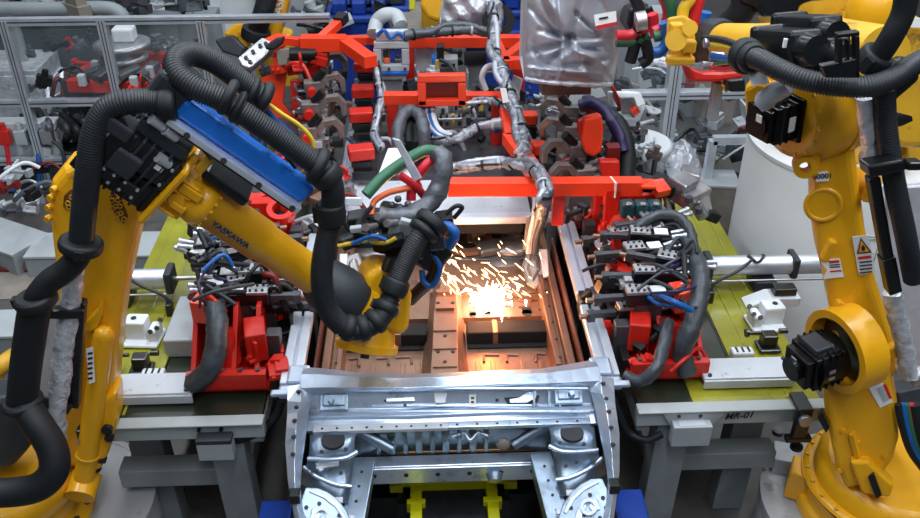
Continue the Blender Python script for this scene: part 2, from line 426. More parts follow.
# front rails, strut towers, aprons (right side read off, left mirrored)
for s in(-1,1):
    q=(lambda p:p) if s>0 else mir
    m=MB(); a=q(PZ(540,462,.76)); b=q(PZ(560,535,.70))
    m.bar(a,b,.085,.10); m.bar((a[0],a[1],a[2]+.055),(b[0],b[1],b[2]+.055),.10,.01)
    m.m(1)
    for t in(.2,.4,.6,.8): p=V(a)*(1-t)+V(b)*t; m.cyl((p.x,p.y,p.z+.059),(p.x,p.y,p.z+.063),.007,seg=10)
    m.build('front_rail',['galv_dull','ink'],car,bevel=.004)
    m=MB(); R=[]
    for pxs,z in(([(549,428),(560,426),(572,425),(584,425),(594,427)],.99),([(551,436),(561,437),(572,437.5),(584,437),(595,436)],.975),([(551,447),(562,449),(573,450),(585,450),(597,449)],.93),
                 ([(553,456),(563,458),(575,459),(588,459),(600,458)],.88),([(556,475),(566,478),(578,477),(592,472),(604,466)],.82),([(560,495),(570,496),(582,489),(594,481),(606,474)],.80)):
        R.append([q(PZ(a_,b_,z)) for a_,b_ in pxs])
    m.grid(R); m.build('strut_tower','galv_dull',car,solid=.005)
    m=MB(); c=q(PZ(572,433,.985)); m.cyl((c[0],c[1],c[2]+.004),(c[0],c[1],c[2]-.01),.052,seg=28); m.build('strut_hole','ink',car)
    n_=V((-.22*s,-.42,.88)); P0=V(q(PZ(586,495,.86)))
    def tr(m,pix,off,th):
        pp=[PN(a_,b_,V(PZ(586,495,.86))+V((-.22,-.42,.88)).normalized()*off,(-.22,-.42,.88)) for a_,b_ in pix]; m.prism([q(p) for p in pp],-n_.normalized()*th)
    m=MB(); tr(m,[(602,478),(590,479),(580,484),(571,492),(563,503),(557,520),(556,534),(607,534),(608,490)],0,.02)
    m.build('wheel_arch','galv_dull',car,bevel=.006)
    m=MB()
    for pix in([(600,482),(596,481),(582,487),(570,498),(563,512),(566,514),(574,500),(585,490)],[(598,500),(594,498),(588,506),(592,512),(600,510)],[(586,504),(582,502),(576,512),(574,522),(580,522)]): tr(m,pix,.008,.012)
    m.build('wheel_arch_rib','galv',car,bevel=.004)
    m=MB()
    for a_,b_ in((590,495),(584,515),(603,498),(571,508),(600,518),(606,508)):
        c=V(q(PN(a_,b_,V(PZ(586,495,.86))+V((-.22,-.42,.88)).normalized()*.001,(-.22,-.42,.88)))); m.cyl(c,c+n_*.004,.009,seg=12)
    m.build('arch_hole','ink',car)
    m=MB(); c=V(q(PN(589,508,V(PZ(586,495,.86)),(-.22,-.42,.88)))); m.ring(c,c+n_*.02,.036,.022); m.build('stamped_ring','white_worn',car)
    m=MB(); m.bar(q(PZ(566,493,.83)),q(PZ(583,493,.83)),.03,.012); m.bar(q(PZ(556,512,.80)),q(PZ(575,511,.80)),.03,.012); m.build('bracket','white_worn',car,bevel=.003)
    m=MB(); R=[]
    for pi,pm,po,z in(((588,376),(601,376),(613,378),1.12),((590,392),(602,394),(614,392),1.10),((594,404),(606,404),(615,405),1.07),((597,418),(608,419),(617,419),1.045),((600,434),(610,436),(619,434),1.01),((604,452),(612,454),(619,452),.98),((607,470),(613,473),(619,470),.95),((609,486),(614,488),(617,488),.92),((606,505),(611,506),(615,505),.90),((601,530),(607,531),(612,530),.87)):
        i=q(PZ(*pi,z-.02)); mm=q(PZ(*pm,z+.012)); oo=q(PZ(*po,z)); d=(oo[0],oo[1],z-.07)
        R.append([i,mm,oo,d])
    m.grid(R,False); m.m(1)
    for a_,b_,z in((603,384,1.125),(606,399,1.095),(609,412,1.07),(611,428,1.04),(613,445,1.01)):
        c=q(PZ(a_,b_,z)); m.cyl(c,(c[0],c[1],c[2]+.006),.008,seg=10)
    ap=m.build('apron_rail',['galv','ink'],car,solid=.006,bevel=.004)
    m=MB()
    m.box(q(PZ(620,384,1.1)),(.09,.035,.02)); m.build('apron_reinforcement','galv',car,bevel=.006)
    m=MB(); c=q(PZ(614,486,.95)); m.box(c,(.045,.05,.05)); lab(m.build('apron_clip','black',car,bevel=.006),'black clip')
    # hinge pillar piece next to the cowl end
    m=MB(); a=q(PZ(601,366,1.10)); m.box((a[0],a[1],a[2]-.1),(.10,.12,.22)); m.box((a[0]+s*.03,a[1]-.1,a[2]-.02),(.10,.05,.05)); m.build('hinge_pillar','galv',car,bevel=.012)
# ---- floor
FZ=.72
m=MB(); m.b2(X0-.62,X0+.62,3.06,4.25,FZ-.012,FZ)
fl=m
for s in(-1,1):
    for pts in([(484,362),(484,355),(499,355)],[(507,362),(507,355),(518,355)],[(536,362),(536,354),(545,354)]):
        P=[PZ(a,b,FZ+.004) for a,b in pts]
        if s<0: P=[mir(p) for p in P]
        fl.tube(P,.008,8,n=1)
    for x in(.16,.24,.40,.50): fl.b2(X0+s*x-.012,X0+s*x+.012,3.1,3.72,FZ,FZ+.008)
fl.build('front_floor','pan',car,bevel=.004)
m=MB(); R=[]
tp=[((432,283),(442,282),(456,282),(463,284)),((431,300),(436,299),(456,299),(460,301)),((430,318),(434,315),(457,315),(461,318)),((427,345),(433,343),(457,343),(463,346)),((424,372),(431,371),(458,371),(466,373)),((421,392),(430,391),(460,391),(470,393))]
for k,r in enumerate(tp):
    R.append([PZ(r[0][0]-3,r[0][1]+4,FZ+.01),PZ(*r[1],FZ+.14),PZ(*r[2],FZ+.14),PZ(r[3][0]+3,r[3][1]+4,FZ+.01)])
m.grid(R,False); m.m(1)
for a,b in((445,290),(438,303),(453,303),(445,336),(438,352),(453,352),(445,362)):
    c=PZ(a,b,FZ+.141); m.cyl(c,(c[0],c[1],c[2]+.004),.009,seg=10)
m.m(0)
for a,b in((445,292),(445,308)): c=PZ(a,b,FZ+.15); m.box(c,(.10,.03,.02))
for b in(330,348,366):
    c=PZ(445,b,FZ+.145); m.box(c,(.12,.02,.012))
tunnel=m.build('floor_tunnel',['pan','ink'],car,solid=.004,bevel=.006)
m=MB()
for s in(-1,1):
    a=X0+s*.11-.0; b=X0+s*.585; y=Yof(333,.80)
    m.b2(a,b,y-.02,y+.09,FZ,.81); m.b2(a,b,y-.05,y+.12,FZ,FZ+.015)
m.build('seat_crossmember','pan_shaded',car,bevel=.01)
m=MB(); y=Yof(333,.80); m.b2(X0+.25,X0+.28,y-.024,y+.094,FZ,.815); m.b2(X0-.28,X0-.25,y-.024,y+.094,FZ,.815); m.build('seat_mount','pan',car,bevel=.004)
# rear floor
RZ=.76; yt0=Yof(222,1.02)+.35
m=MB(); m.b2(X0-.6,X0+.6,Yof(318,RZ),5.4,RZ-.03,RZ)
P=[PZ(a,b,RZ) for a,b in((430,297),(540,297),(536,282),(524,266),(455,264),(432,272))]
m.prism(P,(0,0,.03))
for a0,b0,a1,b1 in((505,300,513,300),(505,305,513,305),(518,301,532,301),(518,306,530,306),(440,309,462,309)):
    m.bar(PZ(a0,b0,RZ+.004),PZ(a1,b1,RZ+.004),.018,.012)
for a,b in((533,297),(520,294)): m.bar(PZ(a-14,b,RZ+.02),PZ(a+12,b,RZ+.02),.02,.03)
m.m(1)
for a,b,r in((473,315,.022),(487,313.5,.024),(527,313,.03),(509,318,.008),(455,316,.008),(540,310,.008)):
    c=PZ(a,b,RZ); m.lathe([(r,.0),(r,.003)],c,seg=16)
    if r>.015: m.b2(c[0]-r*.9,c[0]+r*.9,c[1]-.01,c[1]+r*1.6,RZ,RZ+.003)
m.build('rear_floor',['pan','ink'],car,bevel=.006)
m=MB(); m.b2(X0-.6,X0+.6,Yof(262,RZ),yt0,RZ,RZ+.012)
for k in range(5): m.b2(X0-.5+k*.22,X0-.38+k*.22,yt0-.22,yt0-.12,RZ+.012,RZ+.03)
m.b2(X0-.58,X0+.58,yt0-.09,yt0-.03,RZ+.012,RZ+.06)
lab(m.build('rear_floor_panel','pan_grey',car,bevel=.008),'dark grey rear floor panel')
m=MB(); c=PZ(466,242,RZ+.02); m.ring(c,(c[0],c[1],c[2]+.03),.17,.125,28); m.m(1); m.cyl(c,(c[0],c[1],c[2]+.006),.13,seg=28); m.build('spare_wheel_well',['pan','ink'],car)
for s in(-1,1):
    q=(lambda p:p) if s>0 else mir
    n_=V((-.3,-.5,.8)).normalized(); P0=V(PZ(536,266,.90))
    def trw(m,pix,off,th): m.prism([q(PN(a_,b_,P0+n_*off,n_)) for a_,b_ in pix],V((-n_.x*s,-n_.y,-n_.z))*th)
    m=MB(); trw(m,[(527,247),(540,250),(546,262),(545,276),(536,290),(526,284),(520,266)],0,.16); trw(m,[(530,252),(538,255),(540,268),(532,282),(526,268)],.02,.05)
    m.build('rear_wheelhouse','pan_grey',car,bevel=.022,seg=3)
    m=MB(); trw(m,[(539,249),(547,249),(549,276),(543,277)],.03,.02); m.build('wheelhouse_flange','white_worn',car,bevel=.004)
    m=MB(); c=q(PZ(512,246,.80)); m.ball((c[0],c[1],.78),.11,(1.2,.9,.45)); c=q(PZ(505,262,.79)); m.ball((c[0],c[1],.77),.10,(1.3,.8,.3)); m.build('floor_bulge','pan_grey',car)
    m=MB(); m.tube([q(PZ(a_,b_,.80)) for a_,b_ in((470,236),(490,231),(508,232),(518,240))],.04,8); m.box(q(PZ(500,246,.80)),(.3,.12,.05),Matrix.Rotation(s*.3,3,'Z')); m.build('floor_stamping','pan_grey',car,bevel=.01)
    m=MB(); m.b2(X0+s*.545,X0+s*.60,3.15,4.85,FZ,.86); m.b2(X0+s*.60,X0+s*.64,3.15,4.85,FZ,.90); m.b2(X0+s*.545,X0+s*.575,3.5,4.6,.86,.875)
    m.m(1)
    for k in range(9): y=3.4+k*.15; m.cyl((X0+s*.5725,y,.875),(X0+s*.5725,y,.879),.008,seg=10)
    m.build('sill',['pan','ink'],car,bevel=.006)
    m=MB(); m.b2(X0+s*.655,X0+s*.668,3.25,4.6,FZ,.96); lab(m.build('sill_flange','weld_lit_brown',car,bevel=.003),'upright flange with orange weld light painted in as reddish brown')
    # bright side rail with a groove
    m=MB(); x=X0+s*.735
    for y0,y1 in((3.16,3.72),(3.82,4.66)):
        m=MB(); m.b2(x-.046,x+.046,y0,y1,1.02,1.055); m.b2(x-.050,x-.008,y0,y1,1.055,1.085); m.b2(x+.006,x+.050,y0,y1,1.055,1.085)
        m.build('side_rail','rail_white',car,bevel=.005)
    m=MB(); m.b2(x-.045,x+.045,3.72,3.83,.98,1.10); m.cyl((x,3.78,1.1),(x,3.78,1.13),.02); lab(m.build('rail_clip','black',car,bevel=.01),'black clip joining the rail')
m=MB()
for y0 in(3.2,3.72,4.3,4.62):
    for s in(-1,1): m.b2(X0+s*.70,X0+s*.76,y0,y0+.08,.5,1.0)
m.build('rail_support','black',car,bevel=.004)
# package tray behind
yt=Yof(222,1.02)
m=MB(); m.b2(X0-.79,X0+.79,yt-.01,yt+.06,1.0,1.05); m.build('rear_crossmember','rail_white',car,bevel=.008)
m=MB(); m.b2(X0-.64,X0+.56,yt+.1,yt+.62,.97,.99); m.b2(X0-.60,X0+.52,yt+.13,yt+.2,.99,1.0); m.build('package_tray','white_worn',car,bevel=.008)
m=MB(); m.b2(X0-.5,X0+.5,yt+.06,yt+.1,.90,.985); m.build('tray_seal','rubber',car)
m=MB(); m.b2(X0-.64,X0+.60,yt+.66,yt+1.5,.93,.95); lab(m.build('trunk_floor','dark_steel',car,bevel=.008),'dark glossy boot floor')
for s in(-1,1):
    m=MB(); m.b2(X0+s*.58,X0+s*.66,yt+.1,yt+2.05,.80,1.02); m.b2(X0+s*.63,X0+s*.66,yt+.1,yt+2.05,1.02,1.06); m.build('rear_side_member','galv',car,bevel=.008)
# carrier trolley under the front (yellow frame and tread plate)
t=thing('carrier_frame','yellow frame with black tread plate seen through the engine bay opening','carrier',(X0,2.9,0))
z=.45
m=MB()
A=PZ(402,484,z); B=PZ(505,484,z); y=A[1]
m.b2(A[0],B[0],y-.03,y+.03,z-.03,z+.03); 
for xx in(A[0]+.07,B[0]-.07): m.b2(xx-.028,xx+.028,2.3,y,z-.03,z+.02)
m.b2(A[0]-.06,A[0]+.05,y-.03,y-.005,z-.03,z+.015); m.b2(B[0]-.05,B[0]+.06,y-.03,y-.005,z-.03,z+.015)
for xx in(A[0]+.07,B[0]-.07): m.b2(xx-.045,xx+.045,y-.15,y-.12,z-.04,z+.025)
m.build('frame','bright_yellow',t,bevel=.004)
m=MB(); m.b2(A[0]+.1,B[0]-.1,2.2,y-.04,z-.03,z-.01)
for i in range(13):
    for j in range(9):
        cx=A[0]+.13+i*.026; cy=2.42+j*.05; a=.7 if (i+j)%2 else -.7
        m.m(1).box((cx,cy,z-.008),(.022,.006,.005),Matrix.Rotation(a,3,'Z'))
m.build('tread_plate',['tread','dark_steel'],t)
m=MB()
for xx in(A[0]+.02,B[0]-.02): m.b2(xx-.04,xx+.04,y-.1,y-.03,0,z-.03)
m.b2(A[0]-.3,B[0]+.3,y+.05,y+.12,.02,.3)
m.build('support','black',t)
t=thing('conveyor_rail','black conveyor bed running on the floor under the car body','conveyor',(X0,4.5,0))
m=MB()
for s in(-1,1): m.b2(X0+s*.55,X0+s*.45,2.0,7.2,0,.35)
for k in range(9): m.b2(X0-.45,X0+.45,3.3+k*.45,3.4+k*.45,.1,.3)
m.build('rail_bed','black',t,bevel=.01)
m=MB()
for s in(-1,1):
    for y in(3.3,4.5,5.7): m.b2(X0+s*.46,X0+s*.54,y,y+.1,.35,.70)
m.build('riser','dark_steel',t,bevel=.01)
# blue pallet boxes at the bottom
for s,l in((-1,'dark blue box beside the left front corner of the car'),(1,'blue box beside the right front corner of the car')):
    x=X0+s*.83; t=thing('blue_box',l,'box',(x,2.75,0))
    m=MB(); m.b2(x-.065,x+.065,2.5,2.95,0,.50); m.b2(x-.075,x+.075,2.48,2.97,.48,.53); m.build('body','blue_paint',t,bevel=.01)
    m=MB(); m.b2(x-.04,x+.04,2.62,2.72,.53,.536); m.build('sticker','paper',t)
# ================= side tables =================
def SX_(s,d): return X0+s*d          # d = distance from the car axis
def sb(m,s,d0,d1,y0,y1,z0,z1): return m.b2(SX_(s,d0),SX_(s,d1),y0,y1,z0,z1)
SIDE={-1:'left',1:'right'}
TZ=.95
def table(s,label):
    t=thing('fixture_table',label,'table',(SX_(s,1.3),4.1,0))
    m=MB(); sb(m,s,.86,1.75,3.05,3.10,.855,.945); sb(m,s,.88,.94,3.1,5.2,.78,.86); sb(m,s,1.68,1.74,3.1,5.2,.86,.93); sb(m,s,.86,1.74,5.2,5.26,.86,.93); sb(m,s,.86,1.75,3.03,3.10,.945,.955)
    m.build('apron','apron_grey',t,bevel=.004)
    m=MB(); sb(m,s,1.40,1.735,3.28,5.25,.935,TZ)
    fx=1.13 if s>0 else 1.70
    sb(m,s,fx,1.735,3.10,3.28,.935,TZ)
    for d in(1.50,1.58,1.67): sb(m,s,d,d+.014,3.12,5.22,TZ,TZ+.004)
    lab(m.build('top_plate','lime',t,bevel=.003),'glossy lime yellow top plate')
    m=MB(); sb(m,s,.87,fx,3.10,3.28,.935,TZ); sb(m,s,.87,1.40,3.28,5.2,.915,.93); lab(m.build('base_plate','lime_shaded',t,bevel=.003),'base plate painted dark green for the fixture shadow')
    for d,y in((1.06,3.10),(1.06,5.0),(1.58,5.0),(1.52,3.3)):
        m=MB(); m.bar((SX_(s,d),y+.05,.86),(SX_(s,d-.02),y+.05,0),.16,.12,(0,1,0)); m.build('leg','grey_paint',t,bevel=.006)
    for d0,d1,y,z,h in((1.1,1.62,3.20,.56,.11),(1.1,1.62,4.98,.5,.1)):
        m=MB(); sb(m,s,d0,d1,y-.05,y+.06,z-h,z); m.build('cross_beam','grey_paint',t,bevel=.006)
    m=MB(); m.bar((SX_(s,1.36),3.3,.855),(SX_(s,1.50),3.95,.40),.09,.08); m.build('brace','light_grey',t,bevel=.004)
    m=MB(); sb(m,s,1.0,1.1,3.2,4.95,.4,.5); sb(m,s,1.55,1.65,3.4,4.95,.4,.5); m.build('side_beam','grey_paint',t,bevel=.005)
    # foot plate hung on the apron
    y=3.045
    if s>0:
        m=MB(); sb(m,s,1.02,1.20,y-.06,y,.78,.90); m.prism([(SX_(s,.97),y+.002,.945),(SX_(s,1.27),y+.002,.945),(SX_(s,1.22),y+.002,.86),(SX_(s,1.02),y+.002,.86)],(0,-.012,0)); m.build('anchor_block','light_grey',t,bevel=.004)
        m=MB(); sb(m,s,1.05,1.17,y-.05,y-.01,.90,.902); m.build('scuff','white_worn',t)
    else:
        m=MB(); sb(m,s,1.0,1.16,y-.06,y,.78,.88); m.build('anchor_block','light_grey',t,bevel=.004)
        m=MB(); sb(m,s,1.0,1.16,y-.062,y,.88,.905); lab(m.build('anchor_cap','charcoal',t,bevel=.004),'dark blue grey cap')
    m=MB()
    for d in(1.05,1.15): m.cyl((SX_(s,d),y,.925),(SX_(s,d),y-.014,.925),.009,seg=10)
    m.build('bolt','black',t)
    return t
tr=table(1,'grey steel table with lime yellow plate and handwriting, right of the car')
text('MR-01',PY(739,416,3.045),(1,.0,.06),(0,0,1),.05,'ink',tr,'handwriting',shear=.3)
tl=table(-1,'grey steel table with lime yellow plate, left of the car')
# ---- things on the tables
def cylinder(s,label):
    z=1.08; y=Yof(272,z); t=thing('pneumatic_cylinder',label,'pneumatic cylinder',(SX_(s,1.75),y,TZ))
    d0=1.46 if s>0 else 1.50; d1=2.12 if s>0 else 2.0
    m=MB(); m.cyl((SX_(s,d0),y,z),(SX_(s,d1),y,z),.056,seg=28); m.build('barrel','aluminium',t)
    m=MB(); m.box((SX_(s,d0-.015),y,z),(.04,.13,.13)); m.build('end_cap','charcoal',t,bevel=.01)
    m=MB(); m.box((SX_(s,d1-.2),y,z),(.035,.13,.13)); m.build('end_cap','charcoal',t,bevel=.01)
    m=MB(); m.cyl((SX_(s,d0-.18),y,z),(SX_(s,d0),y,z),.012); m.build('rod','steel',t)
    for yy in(-.06,.06):
        m=MB(); m.cyl((SX_(s,d0),y+yy,z-.062),(SX_(s,d1),y+yy,z-.062),.007,seg=8); m.build('tie_rod','steel',t)
    m=MB(); sb(m,s,1.70,1.82,y-.09,y+.06,TZ+.004,z-.06); m.build('mounting_bracket','charcoal',t,bevel=.006)
    m=MB(); m.tube([(SX_(s,d0+.22),y-.03,z+.06),(SX_(s,d0+.12),y-.1,z+.03),(SX_(s,d0),y-.13,z-.02),(SX_(s,d0-.03),y-.14,z-.07)],.009,8); m.tube([(SX_(s,d0+.2),y,z+.065),(SX_(s,d0+.24),y-.05,z+.05),(SX_(s,d0+.28),y-.02,z+.07),(SX_(s,d0+.3),y+.05,z+.03)],.008,8); m.build('sensor_cable','charcoal',t)
    m=MB(); m.box((SX_(s,d0-.03),y-.15,z-.10),(.035,.05,.085)); m.build('sensor','black',t,bevel=.006)
    return t
cylinder(1,'silver pneumatic cylinder with rod on the right table')
cylinder(-1,'silver pneumatic cylinder with rod on the left table')
def block(s,d,label,py=312):
    z=TZ+.005; y=Yof(py,z+.06); t=thing('bracket_block',label,'bracket',(SX_(s,d),y,z))
    R=Matrix.Rotation(s*.08,3,'Z')
    m=MB(); m.box((SX_(s,d),y-.02,z+.01),(.18,.16,.02),R); m.box((SX_(s,d+.03),y,z+.065),(.11,.09,.11),R); m.box((SX_(s,d-.06),y-.02,z+.045),(.05,.10,.07),R); m.build('body','white_paint',t,bevel=.012)
    m=MB(); m.cyl((SX_(s,d+.04),y,z+.121),(SX_(s,d+.04),y,z+.124),.014); m.build('hole','ink',t)
    m=MB(); 
    for a,b in((-.085,-.05),(-.085,.02),(-.06,-.08)): m.cyl((SX_(s,d+a),y+b,z+.09),(SX_(s,d+a),y+b-.01,z+.10),.012,seg=10)
    m.build('bolt','black',t)
block(1,1.66,'white bolted bracket block on the right table',321)
block(-1,1.55,'white bolted bracket block on the left table, partly behind the robot arm',320)
def wedge(s,d,py,label):
    z=TZ+.005; y=Yof(py,z+.1); t=thing('support_arm',label,'support',(SX_(s,d),y,z)); m=MB()
    m.prism([(SX_(s,d-.09),y,z+.0),(SX_(s,d+.20),y,z+.0),(SX_(s,d+.20),y,z+.055),(SX_(s,d+.03),y,z+.055)],(0,.10,0)); m.build('plate','white_paint',t,bevel=.005)
    m=MB(); sb(m,s,d+.06,d+.18,y+.02,y+.09,z+.055,z+.10); m.build('clamp','black',t,bevel=.006)
wedge(1,1.70,300,'white wedge shaped support under the right silver cylinder')
def switch(s,d,label,py=345):
    z=TZ+.005; y=Yof(py,z+.04); t=thing('limit_switch',label,'switch',(SX_(s,d),y,z))
    m=MB(); m.box((SX_(s,d),y,z+.010),(.11,.10,.02)); m.box((SX_(s,d),y+.01,z+.05),(.075,.065,.07)); m.build('body','black',t,bevel=.008)
    m=MB(); m.cyl((SX_(s,d)-.05,y+.01,z+.09),(SX_(s,d)-.11,y+.01,z+.09),.01); m.cyl((SX_(s,d)-.11,y+.01,z+.09),(SX_(s,d)-.125,y+.01,z+.09),.022); m.cyl((SX_(s,d)+.05,y+.02,z+.09),(SX_(s,d)+.09,y+.02,z+.09),.014); m.build('knob','black',t)
switch(1,1.61,'black limit switch block on the right yellow plate',350)
switch(-1,1.50,'black limit switch block on the left yellow plate',356)
def flat(s,label):
    t=thing('slide_cover',label,'cover plate',(SX_(s,1.4),3.34,TZ))
    m=MB(); sb(m,s,1.20,1.64,3.19,3.34,TZ+.04,TZ+.065); sb(m,s,1.20,1.635,3.18,3.195,TZ+.008,TZ+.055); m.build('plate','white_worn',t,bevel=.003)
    m=MB(); sb(m,s,1.22,1.62,3.21,3.33,TZ+.004,TZ+.04); m.build('spacer','black',t)
    for d,y in((1.62,3.21),(1.62,3.32),(1.23,3.21)):
        m=MB(); m.cyl((SX_(s,d),y,TZ+.065),(SX_(s,d),y,TZ+.074),.010,seg=10); m.build('bolt','black',t)
flat(1,'flat scuffed white cover plate on the front of the right table')
flat(-1,'flat scuffed white cover plate on the front of the left table')
def sbox(s,d,y,label):
    t=thing('terminal_box',label,'box',(SX_(s,d),y,TZ)); m=MB(); m.box((SX_(s,d),y,TZ+.022),(.11,.06,.04)); m.build('body','white_paint',t,bevel=.01)
    m=MB(); 
    for k in(-1,0,1): m.box((SX_(s,d)+k*.03,y,TZ+.043),(.010,.04,.003))
    m.build('slot','ink',t)
sbox(1,1.46,Yof(356,1.0),'small white terminal box behind the right cover plate')
sbox(-1,1.43,Yof(362,1.0),'small white terminal box behind the left cover plate')
m=MB(); sb(m,-1,1.20,1.42,3.56,3.95,.93,1.04); tag(m.build('cable_trunking','light_grey',None,bevel=.01),'light grey angled trunking box on the left table beside the red fixture','trunking')
# clamp knob at table corners
for s,l in((1,'black screw clamp with knob gripping the outer corner of the right table'),(-1,'black screw clamp with knob gripping the left table beside the yellow robot arm')):
    d=1.62 if s>0 else 1.64
    t=thing('screw_clamp',l,'clamp',(SX_(s,d),3.03,.8)); m=MB(); sb(m,s,d-.035,d+.035,2.985,3.02,.80,.965); sb(m,s,d-.035,d+.035,2.985,3.12,.957,.985); m.build('jaw','black',t,bevel=.008)
    m=MB(); m.cyl((SX_(s,d),2.985,.93),(SX_(s,d),2.965,.93),.03); m.build('dial','steel',t)
    m=MB(); m.cyl((SX_(s,d),3.0,.80),(SX_(s,d),3.0,.74),.012); m.bar((SX_(s,d-.06),3.0,.80),(SX_(s,d+.06),3.0,.80),.04,.03); m.cyl((SX_(s,d),2.99,.76),(SX_(s,d),2.99,.745),.03); m.build('handle','black',t,bevel=.006)
# ================= red positioning fixtures =================
def fixture(s,label):
    SX_=lambda s_,d: X0+s_*(d-.07)
    def sb(m,s_,d0,d1,y0,y1,z0,z1): return m.b2(SX_(s_,d0),SX_(s_,d1),y0-.1,y1-.1,z0,z1)
    t=thing('positioning_fixture',label,'fixture',(SX_(s,1.15),3.9,.93))
    m=MB(); sb(m,s,.93,1.30,3.36,4.7,.955,.985); m.build('base_plate','red',t,bevel=.004)
    m=MB(); sb(m,s,.93,1.30,3.33,3.37,.99,1.08); sb(m,s,.95,1.28,3.37,3.46,.99,1.02); m.build('front_plate','red',t,bevel=.004)
    for d in(.99,1.10,1.22,1.29):
        m=MB(); m.prism([(SX_(s,d)-.012,3.28,.985),(SX_(s,d)-.012,3.76,.985),(SX_(s,d)-.012,3.76,1.24),(SX_(s,d)-.012,3.56,1.24)],(.024,0,0)); m.build('gusset','red',t,bevel=.003)
    m=MB(); sb(m,s,.95,1.27,3.84,3.90,.99,1.26); m.build('back_plate','red',t,bevel=.004)
    m=MB(); sb(m,s,.97,1.32,4.0,4.55,.99,1.10); m.build('slide_base','red',t,bevel=.006)
    m=MB(); m.box((SX_(s,1.22),3.52,1.26),(.13,.11,.12),Matrix.Rotation(s*.25,3,'Z')); m.build('motor_cover','orange_red',t,bevel=.006)
    m=MB(); c=V((SX_(s,1.17),4.22,1.16)); m.ring(c,c+V((0,-.02,.06)),.19,.10,32); m.cyl(c,c+V((0,-.01,.03)),.1); m.ring(c+V((0,-.012,.03)),c+V((0,-.02,.05)),.055,.03,20); m.build('hub_ring','red',t,bevel=.004)
    m=MB(); sb(m,s,.94,1.0,4.56,4.66,.99,1.34); sb(m,s,.94,1.34,4.58,4.66,1.18,1.30); m.build('rear_column','red',t,bevel=.006)
    m=MB(); m.box((SX_(s,1.0),3.45,1.12),(.10,.16,.16),Matrix.Rotation(-s*.2,3,'Z')); m.build('motor_block','red',t,bevel=.008)
    m=MB(); m.cyl((SX_(s,1.13),3.42,1.0),(SX_(s,1.16),3.46,1.16),.06); m.build('spindle','red',t,bevel=.005)
    for y in(3.52,4.1,4.5):
        m=MB(); sb(m,s,.88,.95,y,y+.07,.96,1.16); m.build('stop_block','dark_steel',t,bevel=.006)
    m=MB(); sb(m,s,.90,.94,3.4,4.6,1.0,1.05); m.build('guide_rail','black',t,bevel=.004)
    for k in range(8):
        m=MB(); d=(.97,1.05,1.14,1.25)[k%4]; y=3.36 if k<4 else 3.43; z=1.09 if k<4 else 1.03
        m.cyl((SX_(s,d),y-.1,z-.02),(SX_(s,d),y-.1,z),.011,seg=8); m.build('bolt','dark_steel',t)
fixture(1,'red welded positioning fixture with round hub on the right table')
fixture(-1,'red welded positioning fixture with round hub on the left table')
# a swing clamp, built once pointing to +x, then copied along both fixtures
def clampproto():
    t=thing('swing_clamp','','clamp',(0,0,0),'swing clamps on the red fixtures')
    m=MB(); m.b2(-.16,.06,-.035,.035,-.03,.035); m.b2(-.19,-.16,-.028,.028,-.022,.028); m.build('body','black',t,bevel=.006)
    m=MB(); m.b2(-.05,.055,-.038,.038,.034,.052); m.build('head','steel',t,bevel=.004)
    m=MB()
    for i in(-1,1):
        for j in(0,1,2): m.cyl((-.03+j*.03,i*.022,.052),(-.03+j*.03,i*.022,.060),.007,seg=8)
    m.build('screw','black',t)
    m=MB(); m.b2(.06,.20,-.016,.016,-.012,.018); m.b2(.17,.21,-.022,.022,-.03,.02); m.build('arm','dark_steel',t,bevel=.004)
    m=MB(); m.cyl((.21,0,-.005),(.245,0,-.005),.013); lab(m.build('tip','pan',t),'copper coloured tip')
    for i in(-1,1):
        m=MB(); m.cyl((-.16,i*.02,.02),(-.22,i*.025,.035),.012,seg=10); m.cyl((-.22,i*.025,.035),(-.235,i*.026,.038),.015,seg=8); m.build('hose_fitting','aluminium',t)
    m=MB(); m.b2(-.14,-.07,-.03,.03,.036,.042); lab(m.build('label_plate','paper',t),'white label plate')
    m=MB(); m.b2(-.13,.0,-.03,.03,-.13,-.03); m.build('stand','dark_steel',t,bevel=.004)
    return t
cp=clampproto()
ordn=['frontmost','second','third','fourth','fifth','rearmost']
first=True
for s in(1,-1):
    for k,(px,py,z,dz,a) in enumerate([(636,297,1.27,0,.05),(644,276,1.30,.0,-.02),(634,253,1.30,0,.1),(640,237,1.33,0,-.12),(650,222,1.30,0,.2),(622,262,1.20,0,.0)] if s>0 else [(258,297,1.24,0,.0),(250,276,1.28,0,.08),(254,255,1.30,0,-.2),(262,240,1.30,0,.05),(232,262,1.2,0,-.3),(226,246,1.33,0,.1)]):
        if k==5 and s>0: continue
        loc=PZ(px,py,z); l='black swing clamp, silver head, %s on the %s red fixture'%(ordn[k] if not(k==5 or (s>0 and k==4)) else 'rearmost',SIDE[s])
        if first: cp.location=loc; cp['label']=l; cp.rotation_euler=(0,0,(math.pi if s>0 else 0)+a); first=False
        else: dup(cp,loc,l,(0,0,(math.pi if s>0 else 0)+a))
for px,py,z,a,l in((282,284,1.22,.1,'black swing clamp nearest the hanging black hose on the left red fixture'),(276,305,1.16,-.05,'black swing clamp lowest on the inner side of the left red fixture'),(238,284,1.26,.35,'black swing clamp beside the grey sleeve on the left red fixture'),(216,262,1.3,-.5,'black swing clamp at the outer rear of the left red fixture'),(240,232,1.34,.2,'black swing clamp under the lettered yellow forearm, left red fixture')):
    dup(cp,PZ(px,py,z),l,(0,0,a))
for px,py,z,a,l in((628,312,1.16,.1,'black swing clamp lowest on the inner side of the right red fixture'),(668,262,1.33,-.4,'black swing clamp beside the thick sleeve on the right red fixture'),(618,236,1.25,.2,'black swing clamp at the rear inner corner of the right red fixture')):
    dup(cp,PZ(px,py,z),l,(0,0,math.pi+a))
